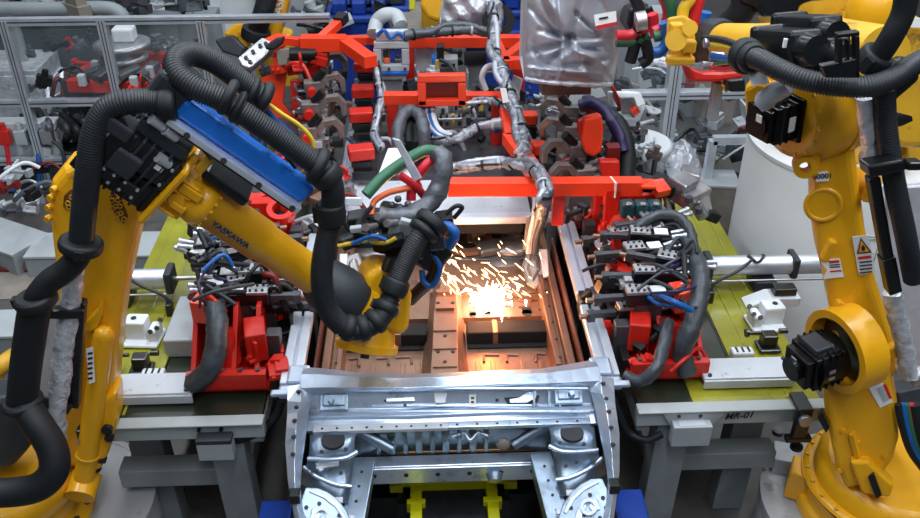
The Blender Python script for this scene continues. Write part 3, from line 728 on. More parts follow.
# cable harnesses on the fixtures
def harness(name,label,cat,pts,r,m_,crinkle=False,corr=False):
    m=MB()
    if crinkle=='soft': m.crinkle(pts,r,amp=.08)
    elif crinkle: m.crinkle(pts,r)
    elif corr: m.hose(pts,r,.016,.1)
    else: m.tube(pts,r,10,8)
    return tag(m.build(name,m_),label,cat)
W=lambda L:[PZ(*p) for p in L]
harness('cable_sleeve','thick grey cable sleeve hanging down the right red fixture to its base','cable',W([(684,238,1.30),(697,262,1.36),(700,292,1.34),(690,330,1.24),(682,352,1.12),(688,374,1.02)]),.046,'sleeve','soft')
harness('cable_sleeve','grey cable sleeve curving across the front of the right red fixture','cable',W([(668,322,1.22),(664,345,1.18),(655,370,1.12),(640,381,1.05),(626,376,1.03)]),.030,'sleeve','soft')
harness('cable_sleeve','thick grey cable sleeve hanging down the outer side of the left red fixture','cable',W([(212,292,1.30),(217,322,1.28),(216,350,1.20),(206,374,1.10),(192,384,1.03)]),.05,'sleeve','soft')
harness('cable_bundle','dark cable bundle arching over the red hub of the right fixture','cable',W([(634,236,1.33),(642,224,1.38),(658,215,1.42),(676,216,1.42),(690,230,1.38),(692,246,1.34)]),.028,'sleeve','soft')
rnd=random.Random(5)
def wires(s,n,box,z0,z1,cols):
    """loose wires looping between the clamps and the sleeve"""
    for k in range(n):
        x0,y0,x1,y1=box; a=(rnd.uniform(x0+30,x1) if s>0 else rnd.uniform(x0,x1-30),rnd.uniform(y0,y1)); b=((x1 if s>0 else x0)+rnd.uniform(-8,8),a[1]+rnd.uniform(-24,24))
        mid=((a[0]+b[0])/2+rnd.uniform(-10,10),(a[1]+b[1])/2+rnd.uniform(-16,6)); z=rnd.uniform(z0,z1)
        c=cols[k%len(cols)]
        m=MB(); m.tube([PZ(a[0],a[1],z),PZ(mid[0],mid[1],z+.06),PZ(b[0],b[1],z+.02)],rnd.choice((.007,.009,.011,.014)),8,8)
        yield m.build('cable',c),c
CN={'sleeve':'slate grey','charcoal':'dark grey','rubber':'black','cable_blue':'blue','cable_white':'pale grey','cable_orange':'orange','foil_dark':'silver grey','foil':'silver sleeved','purple':'purple'}
for s,box in((1,(606,226,690,312)),(-1,(200,228,284,308))):
    for o,c in wires(s,26,box,1.24,1.40,['charcoal','rubber','sleeve','rubber','charcoal','rubber','sleeve','purple','charcoal','rubber','cable_blue']):
        tag(o,'%s cable looping among the clamps of the %s red fixture'%(CN[c],SIDE[s]),'cable','%s cables of the %s red fixture'%(CN[c],SIDE[s]))
# valve blocks
def valve(loc,label,m_='black',rot=0):
    t=thing('valve_block',label,'valve',loc); x,y,z=loc; R=Matrix.Rotation(rot,3,'Z')
    m=MB(); m.box((x,y,z+.04),(.12,.08,.08),R); m.build('body',m_,t,bevel=.006)
    for k in(-1,0,1):
        m=MB(); c=V(loc)+R@V((k*.035,0,.08)); m.cyl(c,c+V((0,0,.02)),.012,seg=10); m.build('fitting','aluminium',t)
    m=MB(); m.box(V(loc)+R@V((0,-.041,.045)),(.06,.002,.03),R); m.build('label_plate','paper',t)
    return t
for k,(px,py,z,l,rt) in enumerate([(232,254,1.3,'black valve block nearest the yellow forearm on the left red fixture',.3),(206,270,1.25,'black valve block at the outer edge of the left red fixture',-.4),(214,244,1.3,'black valve block at the rear of the left red fixture',.2)]):
    valve(PZ(px,py,z),l,'black',rt)
for k,(px,l) in enumerate([(626,'left'),(640,'middle'),(653,'right')]):
    t=thing('connector_box','dark teal connector box under the long red beam, %s one of the three'%l,'connector',PZ(px,216,1.30),'teal connector boxes'); x,y,z=PZ(px,216,1.30)
    m=MB(); m.box((x,y,z+.045),(.075,.08,.09)); m.build('body','teal',t,bevel=.014)
    m=MB(); m.cyl((x,y-.03,z+.091),(x,y-.03,z+.097),.016); m.build('lens','steel',t)
    m=MB(); m.tube([(x,y-.04,z+.02),(x+.03,y-.1,z),(x+.06,y-.15,z-.06)],.008,8); m.build('lead','tan',t)
harness('cable','thin grey cable drooping below the right table apron','cable',W([(612,395,1.0),(618,412,.92),(628,432,.80),(646,440,.78),(662,434,.82)]),.018,'rubber')
harness('cable','thin dark cable running from the left table to the anchor cap','cable',W([(282,400,.98),(276,416,.9),(262,430,.84),(244,438,.82),(236,440,.83)]),.02,'rubber')
# ================= pedestals =================
def pedestal(c,r,h,label,m_='concrete',tap=1.0,rim=True):
    t=thing('robot_pedestal',label,'pedestal',c); x,y,z=c
    m=MB(); m.lathe([(r*tap,0),(r,h-.02),(r*.985,h)],c,seg=56); m.build('column',m_,t)
    if rim: m=MB(); m.ring((x,y,z+h-.035),(x,y,z+h+.004),r*1.015,r*.95,56); m.build('rim',m_,t,bevel=.004)
    return t
LB=PZ(52,506,.40); RB=PZ(868,506,.40)
pedestal((LB[0],LB[1],0),.48,.40,'round grey pedestal under the robot on the left edge')
t=pedestal((RB[0],RB[1],0),.50,.40,'round grey stained pedestal under the robot on the right')
m=MB(); p=(RB[0]-.33,RB[1]+.22,.40); m.bar((RB[0]-.38,RB[1]+.30,.45),(RB[0]-.12,RB[1]+.22,.45),.14,.10); lab(m.build('anchor_bracket','light_grey',t,bevel=.006),'grey bracket bolted to the top')
m=MB(); q=PZ(792,432,.44); m.cyl((q[0]-.06,q[1]+.03,.405),(q[0]-.06,q[1]+.03,.43),.03); m.build('bolt','dark_steel',t)
t2=thing('stud','dark bolt standing on the left grey pedestal rim','bolt',PZ(136,483,.405)); m=MB(); q=PZ(136,483,.405); m.cyl(q,(q[0],q[1],.425),.024); m.cyl((q[0],q[1],.425),(q[0],q[1],.445),.015); m.build('head','dark_steel',t2)
# ================= left robot =================
def hose_part(name,pts,r,par,period=.021,m_='hose',depth=.11):
    m=MB(); m.hose(pts,r,period,depth); return m.build(name,m_,par)
def collar(par,p,d,r,l,m_='rubber',name='hose_clamp'):
    """ring collar round a hose at p, axis d"""
    p=V(p); d=V(d).normalized(); m=MB(); prof=[(r*.86,-l/2),(r,-l/2+.008),(r*1.04,0),(r,l/2-.008),(r*.86,l/2)]
    m.lathe(prof,p,d,24); x,y,z=basis(d); m.box(p+x*r*.95,(.03,.035,l*.8),Matrix((x,y,z)).transposed())
    return m.build(name,m_,par,bevel=.003)
L=thing('industrial_robot','yellow welding robot with blue hose rail and blue lettering, left of the car','robot',(LB[0],LB[1],.40))
c=V((LB[0]-.17,LB[1]-.04,.404))
m=MB(); m.lathe([(.38,0),(.38,.05),(.35,.06),(.33,.16),(.36,.19)],c,seg=48); m.build('base','yellow',L)
m=MB()
for k in range(22):
    a=2*math.pi*k/22; p=c+V((.365*math.cos(a),.365*math.sin(a),.05)); m.cyl(p,p+V((0,0,.018)),.014,seg=8)
m.build('base_bolt','dark_steel',L)
m=MB(); m.lathe([(.36,.19),(.38,.22),(.38,.30),(.33,.34),(.30,.36)],c,seg=48); m.build('turntable','yellow',L)
# lower arm as a thick casting
LY=3.12; nL=(.10,-1,.12); p0=PY(100,300,LY)
m=MB(); m.trace([(46,202),(50,182),(62,168),(84,160),(104,158),(124,166),(138,184),(142,210),(134,250),(123,300),(117,345),(112,400),(106,440),(96,470),(60,470),(50,440),(54,390),(58,330),(53,262)],p0,nL,.24)
arm=m.build('lower_arm','yellow',L,bevel=.045,seg=4)
pf3=V(p0)+V(nL).normalized()*.004
m=MB(); m.trace([(64,196),(70,190),(80,188),(84,192),(80,206),(66,210),(63,206)],pf3,nL,.006); m.trace([(109,197),(114,194),(122,202),(128,216),(124,224),(115,216)],pf3,nL,.006); rec=m.build('cast_recess','cast_brown',L)
m=MB()
for a,b in((68,203),(72,197),(77,192),(74,204),(79,199),(69,207),(81,193),(82,204),(112,200),(116,206),(121,213),(113,208),(118,214),(118,200),(124,219),(120,206),(117,219)):
    q=V(PN(a,b,pf3,nL)); d=V(nL).normalized(); m.ring(q,q+d*.006,.011,.007,10)
m.build('cast_ring_pattern','yellow_dull',L)
m=MB(); 
for a,b in((58,196),(56,206),(55,217),(61,188)):
    q=V(PN(a,b,pf3,nL)); m.cyl(q-V((.02,0,0)),q+V((-.03,-.02,0)),.014,seg=10)
m.build('side_bolt','yellow',L)
q=V(PN(58,240,pf3,nL)); 
m=MB(); q0=V(PY(84,482,LY-.16)); q1=V(PY(104,335,LY-.05)); m.cyl(q0,q1,.047,.044,seg=28); m.ball(q1,.0435); m.cyl(q0-(q1-q0).normalized()*.04+V((0,-.05,0)),q0+V((0,.05,0)),.066,seg=28); m.build('balancer','yellow',L,bevel=.01)
m=MB(); m.ring(q0+(q1-q0)*.18,q0+(q1-q0)*.2,.053,.04); m.build('balancer_band','yellow_dull',L)
m=MB(); m.trace([(100,400),(116,392),(118,420),(108,455),(96,480),(86,486),(78,480),(84,460),(98,440)],V(p0)+V((0,-.03,0)),nL,.16); m.build('shoulder_casting','yellow',L,bevel=.03,seg=3)
m=MB(); q=V(PN(108,428,V(p0)+V((0,-.035,0)),nL)); m.cyl(q,q+V((0,-.02,0)),.024); q=V(PN(110,436,V(p0)+V((0,-.035,0)),nL)); m.cyl(q,q+V((0,-.02,0)),.02); m.build('cable_gland','black',L)
m=MB(); m.trace([(86,349),(93,347),(95,382),(89,384)],V(p0)+V((0,-.150,0)),nL,.003); lb=lab(m.build('sticker','paper',L),'white text sticker')
m=MB()
for k in range(6): m.trace([(87.6,353+k*5),(92.4,352+k*5),(92.6,354+k*5),(87.8,355+k*5)],V(p0)+V((0,-.1545,0)),nL,.002)
m.build('sticker_print','ink',lb)
m=MB(); m.trace([(86,322),(97,310),(101,300),(102,316),(96,330),(86,334)],V(p0)+V((0,-.04,0)),nL,.05); m.build('cast_rib','yellow',L,bevel=.012)
# big dark shoulder cover on the far left with hose
m=MB(); m.trace([(-30,400),(8,398),(22,420),(28,450),(10,470),(-30,475)],PY(10,440,2.92),(0,-1,.2),.2); m.build('shoulder_motor','charcoal',L,bevel=.03)
# forearm
f0=V(PY(176,183,3.06)); f1=V(PY(327,285,3.12)); fd=(f1-f0).normalized(); fs=V((0,1,0)); fu=fs.cross(fd)*-1
fu=fd.cross(fs).normalized()
if fu.z<0: fu=-fu
FR=Matrix((fd,fs,fu)).transposed()
def FP(a,b=0,h=0): return f0+fd*a+fs*b+fu*h
flen=(f1-f0).length
m=MB(); m.rings([(FP(.08),.098),(FP(.11),.104),(FP(.145),.104),(FP(.15),.088),(FP(flen*.55),.088),(FP(flen*.56),.080),(FP(flen),.078)],32); m.build('forearm','yellow',L)
m=MB()
for k in range(18):
    a=2*math.pi*k/18; p=FP(.148,.097*math.cos(a),.097*math.sin(a)); m.cyl(p,p+fd*.012,.008,seg=8)
m.build('forearm_bolt','yellow',L)
m=MB(); m.box(FP(.035),(.10,.17,.17),FR); m.cyl(FP(.0),FP(.11),.096,.10,28); m.box(FP(.05,-.085,.06),(.09,.05,.04),FR); m.box(FP(.05,-.095,-.02),(.06,.04,.03),FR)
for h in(-.07,-.03,.03,.085): m.box(FP(.03,-.09,h),(.08,.03,.012),FR)
m.cyl(FP(.03,-.08,.0),FP(.03,-.11,.0),.03)
m.build('wrist_gearbox','yellow',L,bevel=.02,seg=3)
m=MB(); m.box(FP(-.02,0,.0),(.03,.30,.30),FR); m.box(FP(-.02,0,.16),(.03,.16,.06),FR); m.build('motor_flange','yellow',L,bevel=.02)
m=MB(); m.box(FP(.02,-.05,.19),(.04,.05,.12),FR); m.build('rail_bracket','yellow_dull',L,bevel=.01)
m=MB(); m.box(FP(.14,-.0,.135),(.20,.14,.04),FR); m.build('rail_base','black',L,bevel=.012)
# motors behind the flange
for h,b,l in((.08,-.07,.24),(.08,.09,.22),(-.06,-.05,.27),(-.06,.09,.25)):
    m=MB(); m.box(FP(-.04-l/2,b,h),(l,.125,.125),FR); m.box(FP(-.05,b,h),(.03,.14,.14),FR); m.box(FP(-.04-l+.05,b,h),(.06,.135,.135),FR); m.build('servo_motor','black',L,bevel=.016)
m=MB(); m.box(FP(-.20,-.13,.03),(.10,.05,.10),FR); m.box(FP(-.30,-.10,.13),(.12,.10,.06),FR); m.box(FP(-.15,-.06,.17),(.20,.08,.06),FR); m.build('motor_connector','charcoal',L,bevel=.01)
m=MB(); m.prism([FP(-.34,-.14,-.10),FP(-.34,-.14,.10),FP(-.30,-.14,.18),FP(-.22,-.14,.13),FP(-.18,-.14,-.02),FP(-.22,-.14,-.13)],(0,.012,0)); m.build('guard_plate','black',L,bevel=.004)
m=MB(); m.prism([FP(-.325,-.145,.10),FP(-.30,-.145,.155),FP(-.295,-.145,.155),FP(-.31,-.145,.02)],(0,.004,0)); lab(m.build('guard_slot','steel',L),'pale slot')
for h,b in((.08,-.07),(-.06,-.05)):
    for k in range(5): m=MB(); m.box(FP(-.09-.035*k,b,h),(.012,.134,.134),FR); m.build('motor_rib','charcoal',L,bevel=.004)
for a,b,h,w in((-.13,-.135,-.05,.07),(-.22,-.135,-.05,.05)):
    m=MB(); m.box(FP(a,b,h),(w,.02,.05),FR); m.build('connector_plate','rubber',L,bevel=.006)
m=MB()
for a,h in((-.105,-.03),(-.155,-.03),(-.105,-.07),(-.155,-.07),(-.20,-.03),(-.24,-.03),(-.2,-.07),(-.24,-.07),(-.06,.12),(-.06,.04)): m.cyl(FP(a,-.14,h),FP(a,-.15,h),.006,seg=8)
m.build('motor_screw','aluminium',L)
m=MB()
for k in range(6): m.tube([FP(-.12-.03*k,-.07,.20),FP(-.16-.03*k,-.10,.25),FP(-.10-.02*k,-.05,.27),FP(.02,-.02-.02*k,.24)],.011,8)
m.build('connector_cable','rubber',L)
m=MB()
for a,b,h in((-.12,-.09,.21),(-.18,-.1,.22),(-.25,-.08,.22),(-.08,-.12,.12)): m.cyl(FP(a,b,h),FP(a-.05,b-.02,h+.01),.02,seg=12)
m.build('plug','aluminium',L)
m=MB(); m.box(FP(-.10,-.135,.09),(.03,.003,.02),FR); m.box(FP(-.24,-.117,-.07),(.018,.003,.03),FR); m.build('motor_label','paper',L)
# lettering on the forearm
xd=fd; nrm=(V((0,-1,0))*.80+fu*-.05).normalized()
a=math.radians(-6); rad=.0885
a=math.radians(-2); tc=FP(.275,-rad*math.cos(a)-.002,rad*math.sin(a))
text('YASKAWA',tc,fd,fu,.036,'logo_blue',L,'lettering',thick=.002)
# blue hose rail over the forearm
r0=V(PY(181,103,2.98)); r1=V(PY(310,194,3.02)); rd=(r1-r0).normalized(); ru=rd.cross(V((0,1,0))); ru=ru if ru.z>0 else -ru
RR=Matrix((rd,V((0,1,0)),ru)).transposed(); rl=(r1-r0).length
def RP(a,b=0,h=0): return r0+rd*a+V((0,1,0))*b+ru*h
m=MB(); m.box(RP(rl/2,0,0),(rl,.075,.085),RR); m.build('hose_rail','blue',L,bevel=.022,seg=3)
m=MB(); m.box(RP(rl/2,.06,.055),(rl,.03,.03),RR); m.build('rail_lip','blue',L,bevel=.01)
m=MB(); m.box(RP(rl/2,-.03,-.058),(rl*1.0,.07,.026),RR); m.build('rail_edge','rail_white',L,bevel=.004)
m=MB(); m.box(RP(rl/2,.0,-.084),(rl*.98,.06,.026),RR)
m.build('rail_track','black',L,bevel=.004)
m=MB()
for k in range(4): m.cyl(RP(.08+k*rl*.27,-.03,-.058),RP(.08+k*rl*.27,-.07,-.058),.012,seg=10)
m.build('rail_screw','dark_steel',L)
m=MB(); m.box(RP(-.05,.02,.0),(.14,.10,.15),RR); m.build('rail_end_housing','charcoal',L,bevel=.02)
for k in range(3):
    m=MB(); m.box(RP(.18+k*.16,-.01,.078),(.035,.05,.02),RR); lab(m.build('rail_stop','cable_yellow',L,bevel=.004),'amber stop block')
m=MB(); m.box(RP(.42,-.01,.075),(.08,.03,.012),Matrix.Rotation(.3,3,'Y')@RR); m.build('rail_strap','black',L)
# hoses of the left robot
A=[PY(168,102,2.95),PY(150,101,2.95),PY(125,102,2.93),PY(105,112,2.92),PY(94,135,2.90),PY(89,165,2.88),PY(85,200,2.87),PY(81,243,2.86)]
hose_part('cable_hose',A,.046,L)
collar(L,PY(168,104,2.95),V(PY(168,102,2.95))-V(PY(150,101,2.95)),.056,.06)
collar(L,PY(81,245,2.86),V(A[-1])-V(A[-2]),.078,.05)
B=[PY(81,246,2.86),PY(77,258,2.86),PY(66,270,2.85),PY(50,281,2.84),PY(40,292,2.83),PY(36,300,2.83)]
m=MB(); m.tube(B,.046,18,8); m.build('smooth_hose','rubber',L)
collar(L,PY(36,300,2.83),(.1,0,-1),.078,.05)
C=[PY(36,300,2.83),PY(31,330,2.82),PY(26,365,2.80),PY(22,402,2.78)]
m=MB(); m.tube(C,.060,20,8); m.build('hose_sheath','rubber',L)
collar(L,PY(22,402,2.78),(.1,0,-1),.080,.04)
D=[PY(22,402,2.78),PY(38,425,2.72),PY(52,448,2.68),PY(54,470,2.64),PY(40,486,2.62),PY(15,492,2.62),PY(-20,493,2.62)]
m=MB(); m.tube(D,.060,20,8); m.build('smooth_hose','rubber',L)
m=MB(); a,b=V(PY(40,312,2.86)),V(PY(84,312,2.92)); m.bar(a,b,.05,.04); a,b=V(PY(24,398,2.80)),V(PY(68,408,2.92)); m.bar(a,b,.05,.05); m.bar(PY(80,300,2.95),PY(74,405,2.95),.05,.05); m.build('hose_bracket','black',L,bevel=.008)
m=MB(); m.crinkle([PY(73,268,2.96),PY(72,290,2.94),PY(68,320,2.92),PY(63,350,2.9),PY(60,385,2.88),PY(56,410,2.86),PY(57,440,2.86)],.040,amp=.16); lab(m.build('foil_sleeve','foil',L),'crinkled silver sleeve')
# top loop and the long corrugated hose
H=[PY(262,97,3.25),PY(240,80,3.22),PY(215,62,3.18),PY(192,54,3.12),PY(177,60,3.04),PY(178,74,2.98),PY(196,88,2.95),PY(222,100,2.95),PY(250,118,2.95),PY(285,142,2.96),PY(318,166,2.97),PY(331,182,2.97),PY(333,205,2.98),PY(330,225,2.98),PY(323,258,2.95),PY(322,285,2.93),PY(328,310,2.92),PY(342,326,2.92)]
hose_part('cable_hose',H,.045,L,.02)
for p,q,r,l in((PY(264,98,3.25),(.75,.1,-.5),.066,.04),(PY(252,91,3.23),(.75,.1,-.5),.058,.03),(PY(228,97,2.95),(.8,0,-.5),.066,.035),(PY(238,107,2.95),(.8,0,-.5),.060,.025),(PY(318,166,2.97),(.8,0,-.5),.070,.04),(PY(327,176,2.97),(.5,0,-.8),.060,.06),(PY(331,213,2.98),(0,0,-1),.056,.09)):
    collar(L,p,q,r,l)
E1=[PY(342,326,2.92),PY(356,330,2.92),PY(370,326,2.94),PY(382,316,2.97),PY(390,300,3.02)]
m=MB(); m.tube(E1,.044,16,6); m.build('smooth_hose','rubber',L)
for k,t_ in enumerate((0,1,2,3)): 
    a,b=V(E1[t_]),V(E1[t_+1]); collar(L,(a+b)/2,b-a,.055,.045)
G=[PY(390,300,3.02),PY(398,280,3.06),PY(408,258,3.10),PY(420,236,3.14),PY(432,222,3.18)]
hose_part('cable_hose',G,.044,L,.02)
collar(L,PY(395,287,3.04),V(G[1])-V(G[0]),.056,.07)
collar(L,PY(424,231,3.15),V(G[-1])-V(G[-2]),.066,.035); collar(L,PY(432,223,3.18),V(G[-1])-V(G[-2]),.074,.05)
# wrist
m=MB(); m.rings([(FP(flen-.06),.088),(FP(flen-.02),.110),(FP(flen+.06),.122),(FP(flen+.14),.118),(FP(flen+.16),.105)],28); lab(m.build('wrist_sleeve','charcoal',L),'dark grey sleeve')
m=MB(); m.rings([(FP(flen+.155),.118),(FP(flen+.20),.118)],28); m.build('wrist_ring','yellow',L)
m=MB(); m.rings([(FP(flen+.195),.128),(FP(flen+.225),.128)],28); lab(m.build('wrist_band','charcoal',L),'dark grey band')
w0=V(PY(378,300,3.24)); w1=V(PY(397,318,3.20))
m=MB(); m.trace([(366,276),(380,266),(396,268),(408,280),(413,296),(410,330),(400,338),(384,330),(372,318),(364,300)],PY(390,300,3.12),(.25,-1,.25),.20); m.build('wrist_housing','yellow',L,bevel=.035,seg=4)
m=MB(); q=V(PY(394,272,3.16)); m.cyl(q,q+V((.02,.02,.05)),.06); m.build('wrist_cap','black',L,bevel=.01)
m=MB(); q=V(PY(368,336,3.14)); d=V((-.15,-.45,-.75)).normalized(); m.cyl(q-d*.05,q+d*.03,.115,.125,32); m.cyl(q+d*.03,q+d*.06,.14,.14,32); m.build('tool_flange','yellow',L,bevel=.012)
m=MB(); q=V(PY(366,348,3.10))+d*.0; m.cyl(q+d*.03,q+d*.045,.02); m.build('flange_pin','dark_steel',L)
# ---- weld gun on the left robot's wrist
G_=thing('welding_gun','dark welding gun with grey sleeved red and green hoses held at the robot wrist','welding gun',PY(425,240,3.35))
m=MB(); m.box(PY(405,232,3.40),(.26,.22,.16),Matrix.Rotation(.3,3,'Y')); m.box(PY(430,250,3.34),(.16,.14,.14),Matrix.Rotation(.6,3,'Y')); m.box(PY(385,222,3.42),(.18,.12,.10)); m.build('transformer','black',G_,bevel=.02)
for a,b,yy,w,h,c_ in((368,232,3.3,.12,.07,'black'),(352,238,3.35,.10,.06,'charcoal'),(414,246,3.25,.09,.08,'black'),(436,236,3.24,.07,.10,'charcoal'),(392,240,3.26,.11,.05,'rubber'),(360,222,3.4,.10,.09,'black'),(345,226,3.4,.07,.06,'dark_steel'),(444,220,3.4,.08,.06,'black')):
    m=MB(); m.box(PY(a,b,yy),(w,.09,h),Matrix.Rotation(rnd.uniform(-.5,.5),3,'Y')); m.build('gun_block',c_,G_,bevel=.01)
for a,b,c_ in((356,229,'light_grey'),(374,238,'aluminium'),(406,222,'light_grey'),(366,244,'teal'),(420,238,'aluminium')):
    m=MB(); m.box(PY(a,b,3.22),(.05,.03,.025),Matrix.Rotation(rnd.uniform(-.5,.5),3,'Y')); m.build('gun_fitting',c_,G_,bevel=.005)
for k,(c_,pp) in enumerate([('rubber',[(340,215),(352,232),(380,236),(410,240)]),('rubber',[(336,240),(360,246),(390,243)]),('cable_yellow',[(338,246),(362,242),(384,243),(396,238)]),('charcoal',[(372,206),(364,220),(372,234)]),('rubber',[(446,214),(456,206),(462,208),(454,218)]),('cable_blue',[(352,244),(372,236),(386,240)])]):
    m=MB(); m.tube([PY(a,b,3.24-.01*k) for a,b in pp],.010,8); m.build('lead',c_,G_)
m=MB(); 
for a,b in((388,215),(397,222),(376,226)): q=V(PY(a,b,3.27)); m.cyl(q,q+V((-.03,-.06,.03)),.013,seg=14); m.cyl(q+V((-.03,-.06,.03)),q+V((-.04,-.08,.04)),.018,seg=6)
m.build('water_fitting','steel',G_)
m=MB(); m.box(PY(400,230,3.27),(.09,.01,.06),Matrix.Rotation(.3,3,'Y')); lab(m.build('label_plate','light_grey',G_),'pale plate')
m=MB(); m.tube([PY(432,246,3.30),PY(438,262,3.28),PY(432,278,3.28),PY(420,290,3.3),PY(410,300,3.32)],.03,12); m.build('electrode_arm','black',G_)
m=MB(); m.tube([PY(432,252,3.28),PY(440,268,3.25),PY(433,285,3.25),PY(424,282,3.26),PY(422,270,3.28)],.014,10); m.build('hose','cable_blue',G_)
m=MB(); m.tube([PY(450,246,3.3),PY(455,234,3.28),PY(448,226,3.3),PY(440,228,3.32)],.022,10); m.build('hose','cable_blue',G_)
m=MB(); m.tube([PY(372,215,3.36),PY(374,202,3.4),PY(388,193,3.42),PY(404,189,3.44),PY(420,185,3.5)],.014,10); m.build('hose','cable_orange',G_)
m=MB(); m.tube([PY(366,195,3.4),PY(382,178,3.46),(PY(404,162,3.52)),PY(424,151,3.56),PY(440,152,3.58)],.026,12); m.build('hose','cable_green',G_)
m=MB(); m.tube([PY(411,200,3.46),PY(413,185,3.48),PY(425,166,3.5),PY(438,156,3.54)],.022,12); m.build('hose','cable_red',G_)
m=MB(); m.tube([PY(400,175,3.46),PY(415,186,3.46),PY(424,196,3.5)],.018,10); m.build('hose','cable_red',G_)
m=MB()
m.crinkle([PY(436,152,3.52),PY(444,162,3.48),PY(440,184,3.44),PY(430,202,3.4),PY(414,214,3.36),PY(395,218,3.34),PY(378,216,3.34)],.042,amp=.25)
lab(m.build('grey_jacket','foil_dark',G_),'grey fabric sleeve')
m=MB(); m.trace([(392,138),(400,140),(422,178),(414,182)],PY(405,160,3.42),(0,-1,.3),.02); m.build('strap','foil_cloth',G_,bevel=.004)
m=MB(); m.trace([(388,148),(404,147),(410,165),(412,178),(386,172),(376,180)],PY(400,160,3.55),(0,-.6,1),.03); lab(m.build('white_shield','white_paint',G_,bevel=.004),'white folded shield')
m=MB(); 
for a,b in((392,205),(400,207),(408,204),(398,199)): m.ball(PY(a,b,3.40),.016)
m.build('terminal_nut','dark_steel',G_)
m=MB(); m.trace([(345,198),(361,198),(362,206),(346,206)],PY(350,200,3.02),(0,-1,.3),.02); m.build('hose_end_plate','white_paint',G_,bevel=.003)
# cables going from the top hose end over the fixture
for k,(c_,nm,pp) in enumerate([('cable_yellow','thin yellow cable',[(268,104),(282,114),(300,126),(312,140),(313,158)]),('cable_blue','blue cable',[(266,108),(278,122),(292,134),(302,148)]),('rubber','black cable',[(264,110),(276,128),(294,146),(310,162)]),('cable_blue','lower blue cable',[(262,112),(275,132),(290,150),(300,164)])]):
    harness('cable','%s running out of the looped hose end above the blue rail'%nm,'cable',[PY(a,b,3.3) for a,b in pp],.009,c_)
# ================= right robot =================
R_=thing('industrial_robot','yellow robot with warning stickers standing on the round pedestal, right of the car','robot',(RB[0],RB[1],.40))
c=V((RB[0]+.05,RB[1]-.02,.404))
m=MB(); m.lathe([(.40,0),(.40,.06),(.37,.07),(.36,.17),(.40,.19)],c,seg=56); m.box(c+V((-.33,.10,.09)),(.2,.14,.17),Matrix.Rotation(-.5,3,'Z')); m.build('base','yellow',R_,bevel=.01)
m=MB()
for k in range(26):
    a=2*math.pi*k/26; p=c+V((.378*math.cos(a),.378*math.sin(a),.198)); m.cyl(p,p+V((0,0,.014)),.010,seg=8)
m.build('base_bolt','yellow_dull',R_)
m=MB(); m.lathe([(.395,.185),(.395,.20),(.36,.206)],c,seg=56); m.build('bearing_cover','yellow',R_)
m=MB(); m.ring(c+V((0,0,.15)),c+V((0,0,.165)),.372,.34,56); m.build('bearing_gap','dark_steel',R_)
m=MB(); m.lathe([(.35,.20),(.345,.28),(.30,.31)],c,seg=56); m.build('turntable','yellow',R_)
nR=V((-.45,-1,.18)).normalized()
s0=V(PY(845,360,2.90))
m=MB(); m.trace([(824,352),(830,334),(846,326),(862,328),(878,344),(890,372),(898,410),(899,440),(893,462),(878,482),(846,492),(836,468),(830,440),(824,408),(820,380)],s0,nR,.22); m.build('swivel_housing','yellow',R_,bevel=.04,seg=4)
m=MB(); m.trace([(850,462),(868,462),(894,486),(890,498),(862,494)],s0+nR*.05,nR,.08); m.build('stop_lug','yellow',R_,bevel=.012)
m=MB(); m.trace([(868,478),(874,474),(882,496),(876,500)],s0+nR*.07,nR,.04); m.trace([(817,418),(822,412),(830,428),(826,434)],s0+nR*.04,nR,.05); m.build('rubber_stop','black',R_,bevel=.006)
m=MB()
for a,b in((843,430),(858,442),(840,470),(868,470),(885,455)): q=V(PN(a,b,s0,nR)); m.cyl(q,q+nR*.012,.011,seg=8)
m.bar(V(PN(852,432,s0,nR))+nR*.012,V(PN(858,455,s0,nR))+nR*.012,.03,.02); m.build('casting_boss','yellow',R_)
# shoulder motor sticking out left through an opening
ax=V((-1,-.32,-.12)).normalized(); q=V(PY(834,352,2.86))
m=MB(); m.ring(q-ax*.12,q-ax*.0,.185,.15,36); m.build('shoulder_ring','yellow',R_,bevel=.008)
m=MB(); m.cyl(q-ax*.12,q-ax*.07,.152,seg=32); m.build('shoulder_recess','black',R_)
m=MB(); X,Y,Z=basis(ax); MR=Matrix((X,Y,Z)).transposed()
q=q+V((0,0,-.01))
m.box(q+ax*.08,(.165,.165,.15),MR); m.cyl(q+ax*.0,q+ax*.13,.105,seg=28); m.box(q+ax*.165,(.14,.14,.05),MR); m.cyl(q+ax*.185,q+ax*.215,.05,seg=20)
for k in range(4): m.box(q+ax*(.03+.03*k),(.18,.18,.010),MR); m.build('servo_motor','black',R_,bevel=.018)
m=MB(); m.box(q+ax*.10+Y*.09,(.11,.04,.08),MR); m.build('motor_connector','charcoal',R_,bevel=.008)
m=MB(); m.box(q+ax*.203+Y*.045,(.03,.03,.004),MR); m.box(q+ax*.09+X*.102,(.004,.05,.03),MR); m.build('motor_label','steel',R_)
# lower arm
a0=V(PY(850,230,3.02)); nA=V((-.30,-1,.15)).normalized()
m=MB(); m.trace([(790,72),(812,66),(834,72),(848,90),(853,112),(857,160),(866,230),(876,280),(888,318),(897,348),(899,372),(890,386),(872,392),(856,376),(840,340),(830,310),(826,285),(818,255),(813,220),(812,190),(812,170),(800,150),(778,142),(764,128),(762,105),(772,84)],a0,nA,.20)
m.build('lower_arm','yellow',R_,bevel=.04,seg=4)
af=a0+nA*.004
